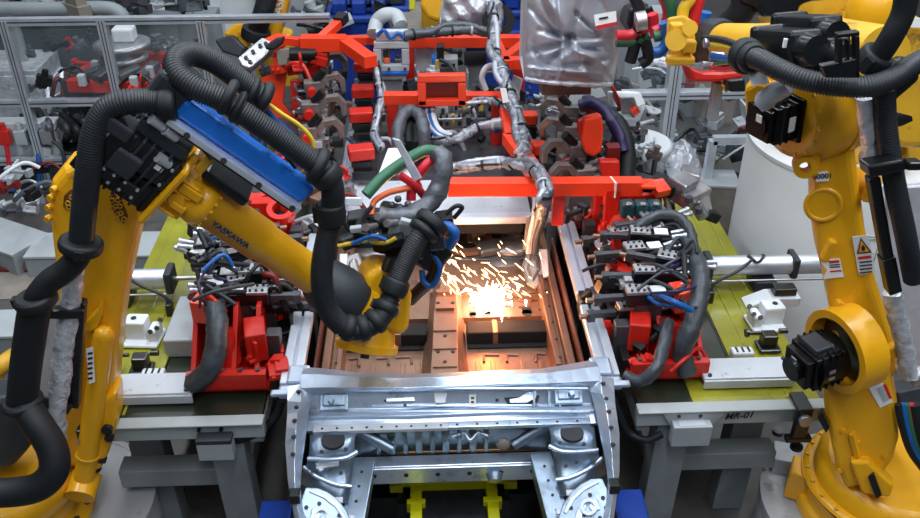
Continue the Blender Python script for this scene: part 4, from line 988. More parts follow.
# elbow drum
eax=V((-1,-.42,-.10)).normalized(); e=V(PN(812,112,a0,nA))+V((0,.05,0))
m=MB(); m.lathe([(.20,-.16),(.215,-.10),(.215,.02),(.19,.035),(.18,.09),(.15,.10)],e,eax,40); m.build('elbow_drum','yellow',R_)
m=MB(); X,Y,Z=basis(eax)
for k in range(16):
    a=2*math.pi*k/16; p=e+eax*.088+X*.165*math.cos(a)+Y*.165*math.sin(a); m.cyl(p,p+eax*.012,.009,seg=8)
m.build('drum_bolt_pattern','yellow_dull',R_)
m=MB(); m.ring(e-eax*.115,e-eax*.06,.222,.2,40); m.build('drum_rim','yellow',R_,bevel=.004)
m=MB(); X,Y,Z=basis(eax); MR=Matrix((X,Y,Z)).transposed(); eb=e+eax*.10
m.box(eb+eax*.06,(.15,.15,.12),MR); m.box(eb+eax*.0,(.18,.18,.03),MR); m.cyl(eb+eax*.12,eb+eax*.155,.055,seg=20); m.box(eb+eax*.13,(.13,.13,.03),MR)
for k in range(3): m.box(eb+eax*(.03+.03*k),(.16,.16,.010),MR); m.build('servo_motor','black',R_,bevel=.018)
m=MB(); m.box(eb+eax*.07+Y*.085,(.07,.05,.08),MR); m.build('motor_connector','charcoal',R_,bevel=.01)
m=MB(); m.box(eb+eax*.157+Y*.03+X*.02,(.03,.03,.004),MR); m.box(eb+eax*.05+X*.082,(.004,.06,.03),MR); m.build('motor_label','paper',R_)
m=MB(); m.trace([(802,146),(816,140),(830,128),(836,132),(834,150),(822,158),(818,178),(812,176),(806,160)],af+nA*.03,nA,.06); m.build('elbow_lug','yellow',R_,bevel=.014)
m=MB(); q=V(PN(804,164,af,nA)); m.ring(q-nA*.02,q+nA*.05,.045,.022,20); m.build('lifting_eye','yellow',R_)
m=MB(); q=V(PN(823,205,af,nA)); m.lathe([(.075,0),(.075,.004),(.06,.006),(.055,.001)],q,nA,28); m.build('cover_cap','yellow',R_)
m=MB(); 
for a,b in((870,190),(866,330),(836,310),(828,250)): q=V(PN(a,b,af,nA)); m.box(q,(.035,.04,.10),Matrix.Rotation(.2,3,'Y'))
q=V(PN(874,195,af,nA))+V((0,.1,0)); m.ball(q,.07); m.build('casting_boss','yellow',R_,bevel=.01)
m=MB(); m.trace([(846,325),(858,330),(874,352),(882,378),(880,386),(870,372),(858,348)],af+nA*.012,nA,.02); m.build('pivot_cover','yellow_dull',R_,bevel=.006)
m=MB(); m.trace([(840,316),(848,314),(860,328),(856,334)],af+nA*.05,nA,.06); m.trace([(882,350),(896,348),(899,358),(884,362)],af+nA*.04,nA,.06); m.build('limit_lug','yellow',R_,bevel=.01)
# stickers
def sticker(par,pix,pl,n,thick=.003,m_='paper',name='sticker'):
    m=MB(); m.trace(pix,pl,n,thick); return m.build(name,m_,par)
def paint(par,polys,pl,n,m_,name='sticker_print'):
    m=MB()
    for p in polys: m.trace(p,pl,n,.002)
    return m.build(name,m_,par)
k1=af+nA*.004; k2=af+nA*.0065; k3=af+nA*.009
st=lab(sticker(R_,[(816,172),(828,171),(829,181),(816,182)],k1,nA),'small white number sticker'); text('00001',PN(822.5,176.5,k2,nA),V(PN(840,175,k2,nA))-V(PN(800,178,k2,nA)),V((0,0,1)),.03,'ink',st,'digits')
st=lab(sticker(R_,[(852,237),(868,235),(876,272),(859,275)],k1,nA),'white warning sticker with triangle')
paint(st,[[(861,238),(872,252.5),(857,254)]],k2,nA,'ink'); paint(st,[[(861.3,240.5),(869.3,251.6),(858.8,252.6)]],k3,nA,'ink_orange')
paint(st,[[(863,245),(865.2,247),(865,250.5),(862,250.8),(861.6,247.5)]],k3+nA*.003,nA,'ink')
paint(st,[[(858,257),(871,255.5),(871.4,258),(858.4,259.5)]],k2,nA,'ink_red')
paint(st,[[(859.5,262+j*3.5),(872,260.6+j*3.5),(872.2,261.8+j*3.5),(859.7,263.2+j*3.5)] for j in range(4)],k2,nA,'ink')
st=lab(sticker(R_,[(821,260),(840,258.5),(844,277),(824,279)],k1,nA),'white and red sticker')
paint(st,[[(829,261),(839,260.2),(839.4,262.5),(829.4,263.4)],[(830,271),(841.4,270),(841.6,271.4),(830.2,272.4)]],k2,nA,'ink_red'); paint(st,[[(822.5,264),(827,270),(823.5,276.5)]],k2,nA,'ink_orange')
paint(st,[[(829.8,264.8+j*2.2),(840,264+j*2.2),(840.1,264.9+j*2.2),(829.9,265.7+j*2.2)] for j in range(2)],k2,nA,'ink')
sk=s0+nR*.004
st=lab(sticker(R_,[(859,371),(874,367),(893,402),(880,408)],sk,nR),'white sticker with blue round sign')
q=V(PN(868.5,380,s0+nR*.007,nR)); m=MB(); m.cyl(q,q+nR*.002,.03,seg=24); m.build('round_sign','ink_blue',st)
paint(st,[[(867,378),(870,377),(871.5,382),(869,384)]],s0+nR*.011,nR,'paper'); paint(st,[[(869,371.5),(873.5,370.5),(876.5,377),(871.5,375.6)]],s0+nR*.007,nR,'ink'); paint(st,[[(870.2,372.2),(872.8,371.6),(874.8,375.8),(871.8,374.8)]],s0+nR*.0095,nR,'ink_orange')
paint(st,[[(877,388),(882,386.6),(889,400),(884,402)]],s0+nR*.007,nR,'light_grey'); paint(st,[[(883,385),(886,384),(892,398),(889.4,399.4)]],s0+nR*.007,nR,'ink_red')
# upper arm reaching back-left
u0=V(PN(830,68,a0,nA))+V((.05,.18,0)); u1=V(PY(722,42,4.1))
ud=(u1-u0).normalized()
m=MB(); m.rings([(u0-ud*.35,.11),(u0,.135),(u0+ud*.25,.13),(u0+ud*.30,.105),(u0+(u1-u0)*.6,.095),(u1,.088)],28); m.build('forearm','yellow_dull',R_)
m=MB(); m.rings([(u1-ud*.02,.10),(u1+ud*.04,.112),(u1+ud*.12,.108)],24); lab(m.build('wrist_sleeve','charcoal',R_),'dark grey sleeve')
m=MB(); m.trace([(667,18),(684,15),(694,22),(696,50),(688,60),(672,58),(666,44)],PY(680,40,4.05),(-.3,-1,.3),.16); m.cyl(PY(676,40,3.98),PY(676,40,3.94),.05); m.cyl(PY(690,28,3.98),PY(690,28,3.93),.035); m.box(PY(676,28,4.0),(.06,.05,.05)); m.box(PY(688,46,4.0),(.07,.05,.06)); m.box(PY(680,60,4.0),(.13,.06,.04)); m.build('wrist_housing','yellow_dull',R_,bevel=.010)
for k,(a,b,yy) in enumerate(((788,48,2.95),(808,34,3.05),(815,56,2.92))):
    q=V(PY(a,b,yy)); X,Y,Z=basis(ud*-1); MR=Matrix((X,Y,Z)).transposed()
    m=MB(); m.box(q,(.13,.13,.22),MR); m.cyl(q-ud*.10,q-ud*.17,.058,.05,20); m.box(q+ud*.12,(.15,.15,.03),MR); m.build('servo_motor','black',R_,bevel=.02)
m=MB(); 
for a,b,yy in((787,43,2.86),(800,48,2.86),(829,40,2.92)): m.box(PY(a,b,yy),(.025,.01,.03))
m.build('motor_label','paper',R_)
pb=V(PY(848,55,2.62)); nB=(0,-1,.1)
m=MB()
for poly in([(838,34),(860,31),(860,36),(838,38)],[(838,38),(843,38),(843,66),(838,66)],[(855,36),(860,36),(860,78),(855,78)],[(848,40),(850,40),(850,60),(848,60)],[(822,66),(860,58),(860,78),(826,78)]): m.trace(poly,pb,nB,.03)
m.build('hose_bracket','black',R_,bevel=.006)
# hoses
Q=[PY(744,56,2.95),PY(760,60,2.85),PY(780,70,2.78),PY(805,80,2.72),PY(840,86,2.68),(PY(870,86,2.66)),PY(893,78,2.68),PY(908,68,2.72),PY(926,58,2.8)]
hose_part('cable_hose',Q,.037,R_,.018)
collar(R_,PY(746,56,2.95),V(Q[1])-V(Q[0]),.062,.05); collar(R_,PY(752,58,2.9),V(Q[1])-V(Q[0]),.052,.04)
q=[PY(908,-20,2.72),PY(904,10,2.72),PY(893,34,2.72),PY(880,54,2.74),PY(868,66,2.76)]
m=MB(); m.tube(q,.037,18,8); m.build('smooth_hose','rubber',R_); collar(R_,PY(873,60,2.75),V(q[-1])-V(q[-2]),.054,.07)
q=[PY(884,88,2.76),PY(885,115,2.76),PY(889,150,2.74),PY(896,190,2.72),PY(905,232,2.70),PY(914,280,2.70)]
hose_part('cable_hose',q,.038,R_,.02)
m=MB(); m.trace([(868,166),(880,164),(904,160),(908,170),(884,176),(870,178)],PY(888,170,2.64),(0,-1,.1),.08); m.box(PY(912,164,2.66),(.05,.05,.03)); m.build('hose_bracket','black',R_,bevel=.008)
m=MB(); m.trace([(872,84),(902,56),(920,62),(922,80),(892,106),(876,104)],PY(895,85,2.82),(0,-1,.2),.06); m.build('hose_saddle','black',R_,bevel=.02)
m=MB(); m.bar(PY(872,176,2.76),PY(886,255,2.76),.05,.04); m.bar(PY(886,255,2.76),PY(893,290,2.76),.06,.05); m.build('hose_strut','black',R_,bevel=.006)
m=MB(); m.crinkle([PY(866,96,2.8),PY(868,115,2.8),PY(871,140,2.8),PY(870,164,2.8)],.034,amp=.2); lab(m.build('foil_sleeve','foil',R_),'short crinkled silver sleeve')
m=MB(); m.crinkle([PY(892,292,2.82),PY(898,320,2.82),PY(904,345,2.82),PY(909,375,2.82)],.036,amp=.16); lab(m.build('foil_sleeve','foil',R_),'crinkled silver sleeve')
m=MB(); m.crinkle([PY(762,102,2.9),PY(776,92,2.86),PY(788,84,2.84)],.036,amp=.12); m.build('foil_sleeve','foil_cloth',R_)
m=MB(); m.trace([(748,72),(765,70),(770,84),(752,86)],PY(758,78,2.88),(-.3,-1,.3),.01); lab(m.build('cable_tag','paper',R_),'white cable tag')
m=MB(); m.trace([(744,88),(757,80),(772,84),(776,104),(756,118),(746,112)],PY(760,100,3.15),(-.4,-1,.2),.12); m.build('elbow_casting','yellow',R_,bevel=.02)
# wires into the left end of the hose
for c_,pp in(('cable_yellow',[(742,50),(725,46),(706,43)]),('cable_blue',[(742,58),(725,58),(712,56)]),('cable_green',[(742,62),(728,62),(716,64)]),('cable_red',[(742,66),(725,69),(704,66)]),('rubber',[(742,47),(722,40),(704,38)])):
    m=MB(); m.tube([PY(a,b,3.0+(744-a)*.006) for a,b in pp],.013,10); m.build('cable',c_,R_)
m=MB()
for a,b in((704,43),(710,56),(702,66)): q=V(PY(a,b,3.2)); m.cyl(q,q+V((.05,0,0)),.018,.014,12)
m.build('cable_gland','steel',R_)
# ================= red frames and tooling around the rear of the car =================
def bars(t,name,m_,lst,bev=.005):
    for p0,p1,w,h in lst:
        m=MB(); m.bar(p0,p1,w,h); m.build(name,m_,t,bevel=bev)
# front long beam
zf=1.42; a=V(PZ(448,187,zf)); b=V(PZ(642,186,zf))
t=thing('gantry_bar','long orange red cross beam spanning the rear of the car towards the right table','beam',tuple((a+b)/2))
bars(t,'beam','orange_red',[(a,b,.085,.085)])
m=MB(); m.bar(b,V(PZ(652,186,zf)),.06,.06); m.build('joint','black',t,bevel=.008)
m=MB(); m.bar(PZ(640,184,zf+.02),PZ(655,184,zf+.02),.10,.02); m.bar(PZ(655,182,zf),PZ(664,194,zf-.03),.09,.05); m.build('end_bracket','orange_red',t,bevel=.006)
m=MB(); m.bar(V(PZ(612,187,zf))+V((0,0,-.30)),V(PZ(612,187,zf)),.08,.08); m.bar(V(PZ(560,187,zf))+V((0,.02,-.25)),V(PZ(560,187,zf))+V((0,.02,-.04)),.07,.05); m.build('post','red',t,bevel=.005)
m=MB(); m.bar(V(PZ(612,187,zf))+V((0,-.002,-.0)),V(PZ(613.5,187,zf)),.09,.09); m.build('cable_tie','paper',t)
t=thing('gripper','grey cast gripper head with black fingers at the right end of the long red beam','gripper',PZ(692,195,1.25))
m=MB(); m.bar(PZ(664,186,1.36),PZ(676,193,1.34),.08,.06); m.build('joint','black',t,bevel=.015)
m=MB(); m.bar(PZ(670,180,1.36),PZ(700,200,1.32),.20,.09); m.bar(PZ(698,197,1.32),PZ(706,218,1.20),.17,.08,w1=.07); m.bar(PZ(674,176,1.42),PZ(692,187,1.40),.13,.05); m.bar(PZ(680,172,1.40),PZ(700,178,1.38),.12,.07); m.build('body','steel',t,bevel=.012)
m=MB()
for p in((680,184),(690,192),(700,203)): c=V(PZ(p[0],p[1],1.42)); m.cyl(c-V((0,0,.06)),c-V((0,0,.03)),.022,seg=12)
m.build('bolt','dark_steel',t)
m=MB(); m.bar(PZ(704,212,1.24),PZ(715,216,1.20),.11,.06); m.bar(PZ(652,180,1.38),PZ(676,190,1.36),.11,.08); m.build('finger','rubber',t,bevel=.01)
# right diagonal beam and rear frame
z=1.38
t=thing('rear_frame','orange red frame of crossed beams with a square box standing behind the car','frame',PZ(440,100,1.0))
zb=1.30
bars(t,'beam','orange_red',[(PZ(384,98,zb),PZ(502,98,zb),.085,.075),(PZ(503,98,zb),PZ(511,140,zb),.08,.08),(PZ(509,138,zb),PZ(545,186,zb),.095,.08)])
y=PZ(440,103,zb)[1]-.06
def pxbox(a0,b0,a1,b1,yy,dep,m):
    p=PY(a0,b1,yy); q=PY(a1,b0,yy); m.b2(p[0],q[0],yy,yy+dep,p[2],q[2])
for q in((418,75,466,83),(418,83,426,106),(458,83,466,106),(418,100,466,107)):
    m=MB(); pxbox(*q,y,.06,m); m.build('box_frame','orange_red',t,bevel=.006)
m=MB(); pxbox(424,80,460,106,y+.06,.02,m); m.build('box_back','dark_red',t)
bars(t,'leg','red',[(PZ(392,98,zb),V(PZ(392,98,zb))*1+V((0,0,-zb)),.08,.08),(PZ(497,98,zb),V(PZ(497,98,zb))+V((0,0,-zb)),.08,.08)])
t=thing('back_gantry','orange red gantry beam with triangular bracing farthest behind the car','gantry',PZ(460,40,.0))
zg=1.45
bars(t,'beam','orange_red',[(PZ(405,41,zg),PZ(526,41,zg),.09,.085),(PZ(494,42,zg),PZ(505,66,zg),.09,.08),(PZ(503,63,zg),PZ(530,63,zg),.08,.08),(PZ(505,60,zg),PZ(528,42,zg),.07,.07)])
for x in(408,520):
    p=V(PZ(x,41,zg)); bars(t,'leg','red',[(p,p+V((0,0,-zg)),.09,.09)])
t=thing('swing_arm_frame','orange red bent beam frame on an upright plate behind the looped black hose','frame',PZ(290,100,.0))
zl=1.50
bars(t,'beam','orange_red',[(PZ(301,43,zl),PZ(346,43,zl),.11,.11),(PZ(344,43,zl),PZ(371,62,zl),.10,.09),(PZ(320,40,zl+.02),PZ(342,20,zl+.1),.07,.06),(PZ(346,40,zl),PZ(385,40,zl),.06,.06),(PZ(300,42,zl),PZ(283,40,zl),.06,.06)])
m=MB(); m.bar(PZ(284,38,zl),PZ(268,45,zl),.12,.07); m.build('hook_plate','orange_red',t,bevel=.012)
m=MB(); m.bar(PZ(338,22,zl+.1),PZ(344,16,zl+.12),.085,.075); m.build('beam_cap','rubber',t,bevel=.006)
Yc=PZ(280,66,1.3)[1]
m=MB(); m.trace([(259,66),(288,66),(284,90),(283,104),(292,116),(286,126),(272,120),(266,96)],(0,Yc,1.2),(0,-1,.25),.04); m.build('upright_plate','orange_red',t,bevel=.006)
m=MB(); m.trace([(286,66),(304,66),(303,74),(288,76)],(0,Yc-.02,1.2),(0,-1,.25),.10); m.trace([(290,80),(302,80),(302,125),(292,120)],(0,Yc-.06,1.2),(0,-1,.25),.10); m.build('column','red',t,bevel=.006)
m=MB(); m.trace([(306,60),(318,58),(318,74),(306,74)],(0,Yc-.02,1.3),(0,-1,.2),.10); m.build('block','red',t,bevel=.008)
m=MB(); m.trace([(276,50),(290,48),(290,64),(278,66)],(0,Yc-.08,1.4),(0,-1,.2),.06); lab(m.build('bracket','tan',t,bevel=.006),'olive grey bracket')
m=MB(); m.cyl(PY(290,54,Yc-.1),PY(316,54,Yc-.1),.05); m.cyl(PY(288,63,Yc-.1),PY(308,63,Yc-.1),.04); lab(m.build('pneumatic_drive','black',t,bevel=.006),'black drive cylinders')
m=MB(); q=PZ(285,100,.6); m.b2(q[0]-.1,q[0]+.15,Yc,Yc+.12,0,.95); m.build('post','dark_red',t,bevel=.008)
t=thing('gripper','grey perforated gripper plate with black joint near the yellow robot at top left','gripper',PZ(258,50,1.4))
Yg=6.1
m=MB(); m.trace([(237,58),(262,37),(272,42),(274,48),(250,68),(242,66)],(0,Yg,1.5),(0,-.7,.7),.08); m.build('plate','steel',t,bevel=.01)
m=MB()
for a,b in((246,58),(253,52),(260,46),(266,44),(250,62)): c=V(PN(a,b,(0,Yg-.005,1.505),(0,-.7,.7))); m.cyl(c,c+V((0,-.008,.008)),.015,seg=10)
m.build('hole','ink',t)
m=MB(); m.trace([(264,46),(276,38),(284,36),(282,44),(274,50),(266,50)],(0,Yg,1.55),(0,-1,.3),.08); m.build('joint','rubber',t,bevel=.015)
m=MB(); q=PZ(258,50,1.4); m.b2(q[0]-.03,q[0]+.03,Yg+.1,Yg+.16,0,1.5); m.build('stand','dark_steel',t)
# red stop blocks down the left side
for k,(px,py,l) in enumerate([(365,66,'farthest'),(363,91,'second from the back'),(361,115,'third from the back'),(361,152,'nearest')]):
    z=1.2; q=V(PZ(px,py,z)); t=thing('stop_block','red stop block left of the silver harness, %s of its column'%l,'stop block',(q.x,q.y,z-.2),'red stop blocks')
    m=MB(); m.box(q,(.17,.12,.08),Matrix.Rotation(.1*k-.1,3,'Z')); m.build('pad','red',t,bevel=.012)
    m=MB(); m.box(q+V((.0,.0,-.09)),(.13,.12,.09)); m.box(q+V((.02,-.06,-.13)),(.16,.08,.06)); m.build('mount','black',t,bevel=.008)
    m=MB(); m.cyl(q+V((-.07,-.05,-.1)),q+V((-.07,-.09,-.1)),.02); m.build('fitting','steel',t)
for k,(px,py,z,w,l) in enumerate([(528,118,1.2,.13,'small red block just below the big silver cover'),(535,148,1.2,.14,'red block on the outer side of the red diagonal beam'),(525,145,1.25,.1,'red block on the inner side of the red diagonal beam')]):
    q=V(PZ(px,py,z)); t=thing('stop_block',l,'stop block',(q.x,q.y,z-.2)); m=MB(); m.box(q,(w,.10,.08)); m.build('pad','orange_red',t,bevel=.012)
    m=MB(); m.box(q+V((0,0,-.09)),(.12,.12,.10)); m.build('mount','black',t,bevel=.008)
# brown steel weld clamps: built once, copied down both sides
def wclamp():
    t=thing('weld_clamp','','clamp',(0,0,0),'steel clamp towers beside the rear rails')
    m=MB(); m.b2(-.09,.07,-.05,.05,-.30,-.02); m.b2(-.12,.10,-.08,.08,-.34,-.28); m.build('tower','brown_steel',t,bevel=.008)
    m=MB(); m.b2(-.10,.02,-.045,.045,-.02,.06); m.build('block','brown_steel',t,bevel=.006)
    m=MB(); m.prism([(.0,-.03,.02),(.06,-.03,.10),(.15,-.03,.11),(.20,-.03,.05),(.20,-.03,-.04),(.165,-.03,-.04),(.16,-.03,.03),(.13,-.03,.065),(.08,-.03,.06),(.04,-.03,.0)],(0,.06,0)); m.build('arm','brown_steel',t,bevel=.005)
    m=MB(); m.b2(.12,.19,-.035,.035,-.10,-.04); m.build('jaw','rubber',t,bevel=.008)
    m=MB(); m.cyl((-.05,-.05,.0),(-.05,-.10,.0),.032); m.build('red_cap','red',t)
    m=MB(); m.b2(-.06,.05,-.07,-.05,-.20,-.10); m.b2(-.02,.05,-.06,-.05,-.08,-.03); m.build('steel_plate','light_grey',t,bevel=.003)
    m=MB(); m.cyl((-.02,0,.06),(.05,0,.13),.028); m.cyl((-.05,0,-.02),(-.15,0,-.02),.03); m.build('actuator','black',t)
    m=MB(); m.cyl((.02,-.05,-.15),(.02,-.075,-.15),.016); m.cyl((-.03,-.05,-.24),(-.03,-.075,-.24),.016); m.build('bolt','steel',t)
    return t
wc=wclamp(); first=True
SP=[(-1,322,66,'fourth'),(-1,318,88,'third'),(-1,317,110,'second'),(-1,314,134,'nearest'),(1,566,112,'fourth'),(1,567,132,'third'),(1,571,153,'second'),(1,578,176,'nearest')]
for s,px,py,o_ in SP:
    loc=PZ(px,py,1.28); l='steel clamp tower with black jaw, %s of the row by the %s rear rail'%(o_,SIDE[s])
    rot=(0,0,(0 if s<0 else math.pi)+rnd.uniform(-.25,.25))
    if first: wc.location=loc; wc.rotation_euler=rot; wc['label']=l; first=False
    else: dup(wc,loc,l,rot,1+rnd.uniform(-.1,.12))
t=thing('tooling_base','long dark steel base carrying the left clamp towers','base',(-1.0,6,0)); m=MB(); m.b2(-1.25,-.72,4.9,7.3,.75,.90); m.build('beam','dark_steel',t,bevel=.01)
m=MB(); m.b2(-1.1,-.9,5.2,5.4,0,.75); m.b2(-1.1,-.9,6.8,7.0,0,.75); m.build('leg','grey_paint',t)
t=thing('tooling_base','long dark steel base carrying the right clamp towers','base',(1.2,6,0)); m=MB(); m.b2(.92,1.45,4.75,6.6,.75,.90); m.build('beam','dark_steel',t,bevel=.01)
m=MB(); m.b2(1.1,1.3,5.2,5.4,0,.75); m.b2(1.1,1.3,6.3,6.5,0,.75); m.build('leg','grey_paint',t)
# small copper and dark fittings on the left rear base, below the blue rail
for k,(px,py,c_,l) in enumerate([(300,170,'brown_steel','brown steel fitting block under the blue rail'),(318,150,'steel','steel fitting block beside the looped hose'),(309,190,'pan','copper coloured fitting plate under the end of the blue rail'),(325,205,'pan','copper coloured pad left of the hanging black hose')]):
    q=V(PZ(px,py,1.1)); t=thing('fitting_block',l,'fitting',tuple(q)); m=MB(); m.box(q,(.14,.12,.14),Matrix.Rotation(.3*k,3,'Z')); m.box(q+V((.06,-.04,.08)),(.06,.05,.06)); m.build('body',c_,t,bevel=.008)
    m=MB(); m.cyl(q+V((0,-.06,0)),q+V((0,-.09,0)),.02); m.build('bolt','red' if k==0 else 'dark_steel',t)
t=thing('ring_clamp','red ring shaped clamp under the lower end of the blue rail','clamp',PZ(262,190,1.2)); m=MB()
for px,py,r in((258,192,.09),(282,214,.08)): q=V(PZ(px,py,1.25)); m.ring(q,q+V((0,-.02,.05)),r,r*.6)
m.build('ring','red',t,bevel=.005)
# right tall red tooling: curved arm plate, blocks, hose
Yr=PZ(592,150,1.35)[1]
t=thing('clamp_plate','orange red rounded arm plate standing upright right of the silver cover','clamp',PZ(592,160,.9))
m=MB(); m.trace([(584,118),(602,114),(604,130),(602,152),(594,158),(586,154),(581,140)],(0,Yr,1.3),(0,-1,.25),.10); m.build('plate','orange_red',t,bevel=.02,seg=3)
m=MB(); m.trace([(578,120),(585,118),(585,134),(578,134)],(0,Yr+.05,1.3),(0,-1,.25),.06); m.trace([(600,161),(620,161),(620,180),(602,182)],(0,Yr-.12,1.3),(0,-1,.25),.10); m.build('block','red',t,bevel=.01)
m=MB(); q=PZ(595,160,1); m.b2(q[0]-.04,q[0]+.04,Yr+.02,Yr+.1,.9,1.35); m.build('post','dark_red',t)
t=thing('cover_hood','red curved hood with a clear plastic guard under the big silver cover','hood',PZ(590,100,1.2))
m=MB(); R=[]
for i in range(9):
    a=math.pi*i/8*.9; r=[]
    for yy in(0,.12,.25): r.append((PZ(590,105,1.3)[0]+.22*math.cos(a),PZ(590,105,1.3)[1]+yy,1.25+.24*math.sin(a)))
    R.append(r)
m.grid(R); m.build('hood','red',t,solid=.012)
m=MB(); q=PZ(590,105,1.3); m.trace([(566,104),(572,92),(586,86),(602,88),(606,96),(590,100),(578,108)],(0,q[1]-.08,1.3),(0,-1,.4),.01); m.build('guard','light_grey',t)
m=MB(); m.b2(q[0]-.05,q[0]+.05,q[1],q[1]+.1,.9,1.3); m.build('post','dark_red',t)
harness('cable_bundle','blue grey cable bundle running down the outer side of the right red arm','cable',W([(580,105,1.42),(592,103,1.45),(604,110,1.45),(612,122,1.42),(620,136,1.36),(624,152,1.28)]),.035,'purple',True)
harness('cable_bundle','grey cable bundle behind the right red arm plate','cable',W([(586,100,1.40),(600,106,1.42),(616,118,1.36),(626,130,1.28)]),.04,'charcoal',True)
harness('cable_hose','short thick black hose standing between red block and white turntable','hose',W([(617,124,1.35),(624,140,1.30),(627,158,1.22),(626,178,1.12)]),.06,'rubber')
# centre equipment
def PYb(m,a0,b0,a1,b1,yy,dep): pxbox(a0,b0,a1,b1,yy,dep,m); return m
t=thing('sensor_frame','pale grey square sensor frame with window holding small blue parts, behind the car','sensor',PZ(390,70,1.0))
Ys=PZ(390,72,1.35)[1]
for q in((374,42,409,49),(374,65,409,72),(374,49,381,65),(402,49,409,65)): PYb(MB(),*q,Ys,.05).build('frame','light_grey',t,bevel=.006)
PYb(MB(),379,48,404,66,Ys+.12,.01).build('back_panel','white_worn',t)
for q,c_ in(((383,52,388,57),'ink'),((384,58,390,63),'cable_orange'),((390,50,395,62),'blue_paint'),((396,49,402,56),'blue_paint'),((389,59,402,61),'brown_steel')): PYb(MB(),*q,Ys+.03,.06).build('component',c_,t,bevel=.003)
PYb(MB(),382,72,408,75,Ys-.01,.08).build('base_strip','blue',t,bevel=.003)
PYb(MB(),378,75,406,80,Ys+.02,.3).build('base','light_grey',t,bevel=.006)
PYb(MB(),376,31,408,41,Ys+.02,.06).build('top_box','white_worn',t,bevel=.006)
m=MB(); m.tube([PY(377,36,Ys),PY(384,30,Ys-.02),PY(390,38,Ys-.02),PY(398,33,Ys),PY(404,38,Ys)],.014,8); m.build('wiring','cable_blue',t)
q=PY(391,75,Ys); m=MB(); m.b2(q[0]-.08,q[0]+.08,Ys+.06,Ys+.2,0,q[2]); m.build('stand','grey_paint',t)
m=MB()
for a in(377,389,405): m.cyl(PY(a,69,Ys),PY(a,69,Ys-.02),.012,seg=10)
m.build('bolt','ink',t)
harness('pipe','thick grey bent pipe above the sensor frame','pipe',[PY(374,34,6.5),PY(377,22,6.6),PY(385,15,6.6),PY(396,16,6.6),PY(401,26,6.5)],.055,'light_grey')
t=thing('camera_unit','blue and white box with black camera hanging below the rear gantry beam','camera',PZ(445,64,1.2)); Yk=PZ(445,66,1.3)[1]
PYb(MB(),433,59,458,69,Yk,.12).build('box','light_grey',t,bevel=.006)
PYb(MB(),432,58,437,70,Yk-.01,.10).build('side_plate','blue',t,bevel=.004)
PYb(MB(),441,64,455,67,Yk-.01,.01).build('slot','ink',t)
PYb(MB(),437,47,444,60,Yk,.10).build('bracket','rubber',t,bevel=.008)
m=MB(); m.cyl(PY(437,60,Yk-.04),PY(437,68,Yk-.04),.014); m.build('connector','cable_yellow',t)
m=MB(); m.tube([PY(440,60,Yk-.05),PY(449,64,Yk-.1),PY(456,75,Yk-.15),PY(458,90,Yk-.2),PY(466,101,Yk-.3)],.016,8); m.build('cable','charcoal',t)
PYb(MB(),416,45,436,71,Yk+.2,.08).build('rear_panel','white_paint',t,bevel=.006)
q=PY(445,69,Yk); m=MB(); m.b2(q[0]-.05,q[0]+.05,Yk+.05,Yk+.12,0,q[2]); m.build('stand','grey_paint',t)
t=thing('motor_unit','dark blue grey motor under the rear gantry beam','motor',PZ(475,55,1.1)); m=MB(); m.cyl(PY(464,56,6.9),PY(486,55,6.9),.075); m.build('motor','charcoal',t,bevel=.01); PYb(MB(),466,47,488,51,6.85,.1).build('cover','blue_paint',t)
q=PY(475,60,6.9); m=MB(); m.b2(q[0]-.06,q[0]+.06,6.9,7,0,q[2]); m.build('stand','grey_paint',t)
t=thing('mount_plate','tall grey perforated bracket plate standing left of the terminal boxes','bracket',PZ(385,100,.9)); Yp=PZ(385,110,1.0)[1]
m=MB(); m.trace([(380,76),(386,72),(390,108),(377,108)],(0,Yp,1.1),(0,-1,.4),.02); m.build('plate','light_grey',t,bevel=.003)
m=MB()
for b in(82,89,96,103): c=V(PN(383.5,b,(0,Yp-.004,1.1),(0,-1,.4))); m.cyl(c,c+V((0,-.006,0)),.016,seg=10)
m.build('hole','ink',t)
def tbox(px,py,w,h,d,z,label,n=3,m_='light_grey'):
    q=V(PZ(px,py,z)); t=thing('terminal_box',label,'terminal box',(q.x,q.y,z)); m=MB(); m.b2(q.x-w/2,q.x+w/2,q.y-d/2,q.y+d/2,z,z+h); m.build('body',m_,t,bevel=.008)
    for i in range(n):
        m=MB(); x=q.x-w/2+w*(i+.5)/n; m.b2(x-.012,x+.012,q.y-d/2-.012,q.y-d/2+.02,z+h*.35,z+h*.8); m.b2(x-.010,x+.010,q.y-.03,q.y+.02,z+h,z+h+.015); m.build('terminal',['charcoal','dark_steel','cable_yellow'][i%3],t,bevel=.003)
    return t
tbox(387,122,.16,.12,.13,1.06,'pale grey terminal box between red stop blocks and the black loop',4)
tbox(438,118,.15,.14,.14,1.05,'white terminal box at the left end of the silver valve manifold',2,'white_paint')
tbox(462,113,.13,.16,.14,1.05,'grey valve manifold box in the middle behind the car',4)
tbox(476,116,.10,.15,.14,1.05,'grey valve manifold box at the right beside the silver harness',3)
tbox(450,126,.18,.08,.10,1.03,'low grey valve block in front of the manifold boxes',4,'steel')
for k,(px,py) in enumerate([(385,104),(391,103),(397,102),(404,103)]):
    harness('wire','short orange wire arching out of the terminal box below the red crossbar','wire',[PZ(px,py+8,1.18),PZ(px+2,py,1.24),PZ(px+8,py-3,1.24)],.007,'cable_orange')['group']='orange wires over the terminal box'
for k in range(4):
    harness('wire','%s curving down left of the silver valve manifold'%['blue wire','white wire','pale blue cable','thick white cable'][k],'wire',[PZ(427+k*2,100,1.2),PZ(424+k*3,116,1.22),PZ(430+k*3,130,1.18),PZ(442+k*3,139-k,1.14)],.012+.004*k,['cable_blue','cable_white','cable_blue','cable_white'][k])
